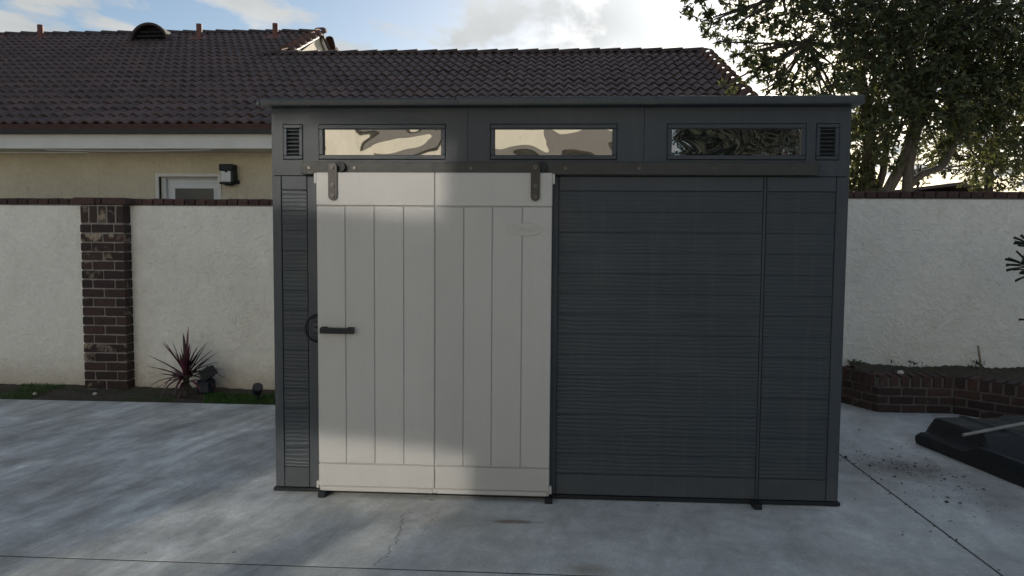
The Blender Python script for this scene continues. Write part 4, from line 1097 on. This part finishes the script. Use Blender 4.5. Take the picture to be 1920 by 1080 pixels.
# ================================================================== CORDYLINE
def build_cordyline():
    S = thing('cordyline', 'small purple spiky cordyline growing at the foot of the white wall', 'plant', (-3.42, 6.60, 0))
    off = root_loc(S); r = random.Random(9)
    MB().tube([(-3.42, 6.60, -.03), (-3.42, 6.60, .12), (-3.415, 6.60, .2)], [.035, .03, .02], 8).build('stem', 'bark', S)
    spec = []
    for k in range(36):
        el = math.radians(r.choice([r.uniform(55, 88), r.uniform(25, 60), r.uniform(-5, 30)])); az = r.uniform(0, 2*PI)
        spec.append((az, el, r.uniform(.28, .46)*(1 if el > .4 else .9)))
    for a, e, L in ((180, 33, .52), (176, 20, .50), (172, 52, .46), (4, 42, .50), (0, 24, .42), (2, 9, .50), (185, 60, .48), (90, 80, .55), (270, 84, .55), (200, 74, .5), (8, 62, .52), (182, 6, .44), (20, 3, .34)):
        spec.append((math.radians(a), math.radians(e), L))
    for az, el, L in spec:
        d = Vector((math.cos(az)*math.cos(el), math.sin(az)*math.cos(el)*.8, math.sin(el)))
        sd = d.cross(Vector((0, 0, 1))).normalized(); up = sd.cross(d).normalized()
        b = Vector((-3.42, 6.60, r.uniform(.12, .22)))+d*.01
        vs = []; fs = []; n = 6
        for i in range(n+1):
            t = i/n; w = .021*min(1, .55+2.2*t)*(1-t)**.55 if t < 1 else 0.0005
            dr = -.05*t*t*math.cos(el)-(.10*t**3 if el < .3 else 0)
            c = b+d*L*.84*t+Vector((0, 0, dr))
            vs += [c-sd*w+up*w*.5, c, c+sd*w+up*w*.5]
        for i in range(n):
            a = i*3; fs += [(a, a+1, a+4, a+3), (a+1, a+2, a+5, a+4)]
        MB().add(vs, fs, True).build('leaf', 'cordyline', S, False)
    # dry lower leaves
    for az in (.3, 1.0, 2.6, 5.6, 6.0):
        d = Vector((math.cos(az), -.5, -.25)); b = Vector((-3.42, 6.58, .13)); sd = d.cross(Vector((0, 0, 1))).normalized(); vs = []; fs = []
        for i in range(5):
            t = i/4; c = b+d*.20*t+Vector((0, 0, -.09*t*t)); w = .013*(1-t*.9); vs += [c-sd*w, c+sd*w]
        for i in range(4): fs.append((2*i, 2*i+1, 2*i+3, 2*i+2))
        MB().add(vs, fs, True).build('dry_leaf', 'litter', S, False)
build_cordyline()

# ================================================================== GARDEN SPOTLIGHTS
def build_spots():
    S = thing('garden_spotlight', 'dark blocky garden spotlight half hidden behind the purple cordyline', 'lamp', (-3.24, 6.66, 0))
    a = math.radians(38); u = Vector((math.cos(a), 0, math.sin(a))); w = Vector((-math.sin(a), 0, math.cos(a)))
    def tilted(c, hw, hh, y0, y1):
        c = Vector(c); q = [c-u*hw-w*hh, c+u*hw-w*hh, c+u*hw+w*hh, c-u*hw+w*hh]
        return MB().add([(p.x, y0, p.z) for p in q]+[(p.x, y1, p.z) for p in q], [(0, 1, 2, 3), (7, 6, 5, 4), (0, 4, 5, 1), (1, 5, 6, 2), (2, 6, 7, 3), (3, 7, 4, 0)])
    tilted((-3.225, 0, .205), .052, .045, 6.60, 6.70).build('lamp_head', 'lamp_blue', S)
    tilted((-3.225, 0, .205), .057, .050, 6.592, 6.5995).build('lamp_rim', 'black', S)
    MB().box(-3.33, -3.19, 6.60, 6.73, .01, .145, .02).build('lamp_base', 'lamp_blue', S)
    MB().tube([(-3.25, 6.67, -.03), (-3.25, 6.67, .03)], .02, 8).build('stake', 'black', S)
    S = thing('garden_spotlight', 'small blue-black spotlight on a stake in the grass beside the shed', 'lamp', (-2.66, 6.40, 0))
    c = Vector((-2.66, 6.40, .105)); ax = Vector((.30, -.5, .55)).normalized()
    MB().tube([c-ax*.045, c-ax*.03, c+ax*.03, c+ax*.05], [.022, .040, .046, .046], 12).build('lamp_head', 'lamp_blue', S)
    MB().tube([c+ax*.0505, c+ax*.054], .040, 12).build('lens', 'house_glass', S)
    MB().tube([(-2.655, 6.41, -.03), (-2.655, 6.41, .075)], .012, 8).build('stake', 'black', S)
build_spots()

# ================================================================== GRASS, STONES, LITTER
def build_ground_cover():
    P = []; D = []; Ls = []
    def patch(x0, x1, y0, y1, n, h=.05):
        h *= .6
        for _ in range(n):
            x = random.uniform(x0, x1); y = random.uniform(y0, y1)
            if math.sin(x*6.1)+math.sin(x*14.3+y*9) < -.75+random.random()*.6: continue
            P.append((x, y, -.015+.03*(y-6.29)/.5)); D.append((random.gauss(0, .45), random.gauss(0, .45), 1)); Ls.append(h*random.uniform(.4, 1.3))
    patch(-3.25, -2.30, 6.30, 6.62, 5200, .055); patch(-5.6, -4.75, 6.32, 6.84, 2600, .05); patch(-8, -5.2, 6.32, 6.84, 4200, .05)
    patch(-4.75, -3.3, 6.6, 6.84, 420, .03); patch(-2.5, -2.2, 6.30, 6.8, 900, .07); patch(-3.9, -3.2, 6.3, 6.5, 420, .04)
    v, f = leaf_arrays(np.array(P), np.array(D), np.array(Ls), np.full(len(Ls), .006))
    tag(tri_mesh('grass', v, f, 'grass'), kind='stuff')
    for x, y, lab in ((-4.24, 6.50, 'small white stone on the soil below the brick pillar'), (-4.78, 6.45, 'tiny pale stone on the soil left of the brick pillar')):
        vs, fs = chamfer_box(.035, .03, .026, .009, .003, random.Random(int(x*100)))
        tag(MB().add([(a+x, b+y, c+.018) for a, b, c in vs], fs).build('pale_stone', 'stone'), lab, 'stone')
    # crumbs of dirt and dry leaves on the concrete by the tray
    P = []; D = []; Ls = []
    for _ in range(300):
        k = random.random()
        if k < .45: x, y = random.gauss(2.28, .22), random.gauss(4.92, .16)
        elif k < .8: x, y = random.gauss(2.45, .25), random.gauss(4.45, .35)
        else: x, y = random.uniform(1.7, 2.9), random.uniform(3.6, 6.3)
        if x > 2.58 and y > 4.2: continue
        P.append((x, y, .004)); D.append((random.gauss(0, 1), random.gauss(0, 1), random.uniform(-.02, .15))); Ls.append(random.uniform(.006, .020) if random.random() < .85 else random.uniform(.02, .035))
    for _ in range(60):
        P.append((random.uniform(-3, 2), random.uniform(3.0, 6), .003)); D.append((random.gauss(0, 1), random.gauss(0, 1), .05)); Ls.append(random.uniform(.004, .012))
    for _ in range(160):
        t = random.uniform(3.2, 5.1); P.append((1.98+random.gauss(0, .012), t, -.004)); D.append((random.gauss(0, 1), random.gauss(0, 1), random.uniform(0, .5))); Ls.append(random.uniform(.006, .022))
    v, f = leaf_arrays(np.array(P), np.array(D), np.array(Ls), np.array(Ls)*.55, (0, 0, 1))
    tag(tri_mesh('leaf_litter', v, f, 'litter'), kind='stuff')
build_ground_cover()

# ================================================================== BLACK PLASTIC TRAY AND POLE
def build_tray():
    # footprint frame: u along the back edge to the right, v from the back edge toward the viewer
    O = Vector((2.645, 5.47, 0)); ud = Vector((.985, .17, 0)).normalized(); vd = Vector((.175, -.985, 0)).normalized()
    W, Ln = 1.75, 2.2
    def sm(a, b, x): t = min(1, max(0, (x-a)/(b-a))); return t*t*(3-2*t)
    def height(u, v):
        e = min(u, W-u)
        back = 1-sm(.48, .58, v-.10*min(1, u/.5))              # raised block at the back
        hb = .095+.105*sm(.06, .13, e)+.014*(sm(.30, .32, u)-sm(.37, .39, u)+sm(.62, .64, u)-sm(.69, .71, u))-.012*sm(.30, .40, e)*(1-sm(.62, .7, e))
        # front tray: rim along the left edge, sunken floor, a raised hump further right
        rim = sm(.0, .012, e)*(1-sm(.045, .06, e))*.035+.016*(sm(.085, .092, e)-sm(.118, .125, e))
        hump = .075*sm(.34, .42, u)*sm(.60, .70, v)*(1-sm(1.35, 1.55, v))
        rib = .022*(.5+.5*math.cos((v-.2)*2*PI/.32))**4*sm(.2, .3, u)
        hf = .105+rim+hump+rib-.02*sm(.08, .14, e)
        h = hb*back+hf*(1-back)
        vv = min(v, Ln-v)
        h *= (.80+.20*sm(0, .035, vv))*(.82+.18*sm(0, .02, e))
        return h
    us = sorted(set([.085, .0885, .092, .118, .1215, .125, .012, .045, .0525, .06, .30, .32, .37, .39, .34, .42, 0, .008, .02, .035, .05, .065, .08, .10, .12, .14, .16, .2]+list(np.linspace(.25, W, 30)))); vsn = sorted(set([0, .01, .025, .04]+list(np.linspace(.07, Ln, 64))))
    V = []; F = []; nu = len(us)
    for v in vsn:
        for u in us:
            p = O+ud*u+vd*v; V.append((p.x, p.y, height(u, v)))
    for j in range(len(vsn)-1):
        for i in range(nu-1):
            a = j*nu+i; F.append((a, a+nu, a+nu+1, a+1))
    # skirt down to the concrete, tucked slightly inward, with a small flange
    ring = [j*nu for j in range(len(vsn))]+[(len(vsn)-1)*nu+i for i in range(1, nu)]+[j*nu+nu-1 for j in range(len(vsn)-2, -1, -1)]+[i for i in range(nu-2, 0, -1)]
    c = O+ud*W/2+vd*Ln/2; b = len(V)
    for k in ring:
        p = Vector(V[k]); q = c+(p-c)*1.004; V.append((q.x, q.y, p.z*.55))
    for k in ring:
        p = Vector(V[k]); q = c+(p-c)*.996; V.append((q.x, q.y, .002))
    n = len(ring)
    for i in range(n):
        j = (i+1) % n; F.append((ring[i], ring[j], b+j, b+i)); F.append((b+i, b+j, b+n+j, b+n+i))
    o = MB().add(V, F, True).build('plastic_tray', 'tray'); o.data.set_sharp_from_angle(angle=math.radians(32)); tag(o, 'large black moulded plastic tray lying on the concrete before the brick planter', 'tray')
    p0 = Vector((2.70, 4.955, .155)); p1 = Vector((3.75, 5.40, .225))
    hmax = max(height((p0.lerp(p1, t)-O).dot(ud), (p0.lerp(p1, t)-O).dot(vd))-p0.lerp(p1, t).z for t in np.linspace(0, .9, 20))
    dz = Vector((0, 0, hmax+.013))
    pl = MB().tube([p0+dz, p0.lerp(p1, .5)+dz, p1+dz], [.011, .012, .013], 10).build('pole', 'pole'); tag(pl, 'thin grey pole lying across the black plastic tray', 'pole')
build_tray()
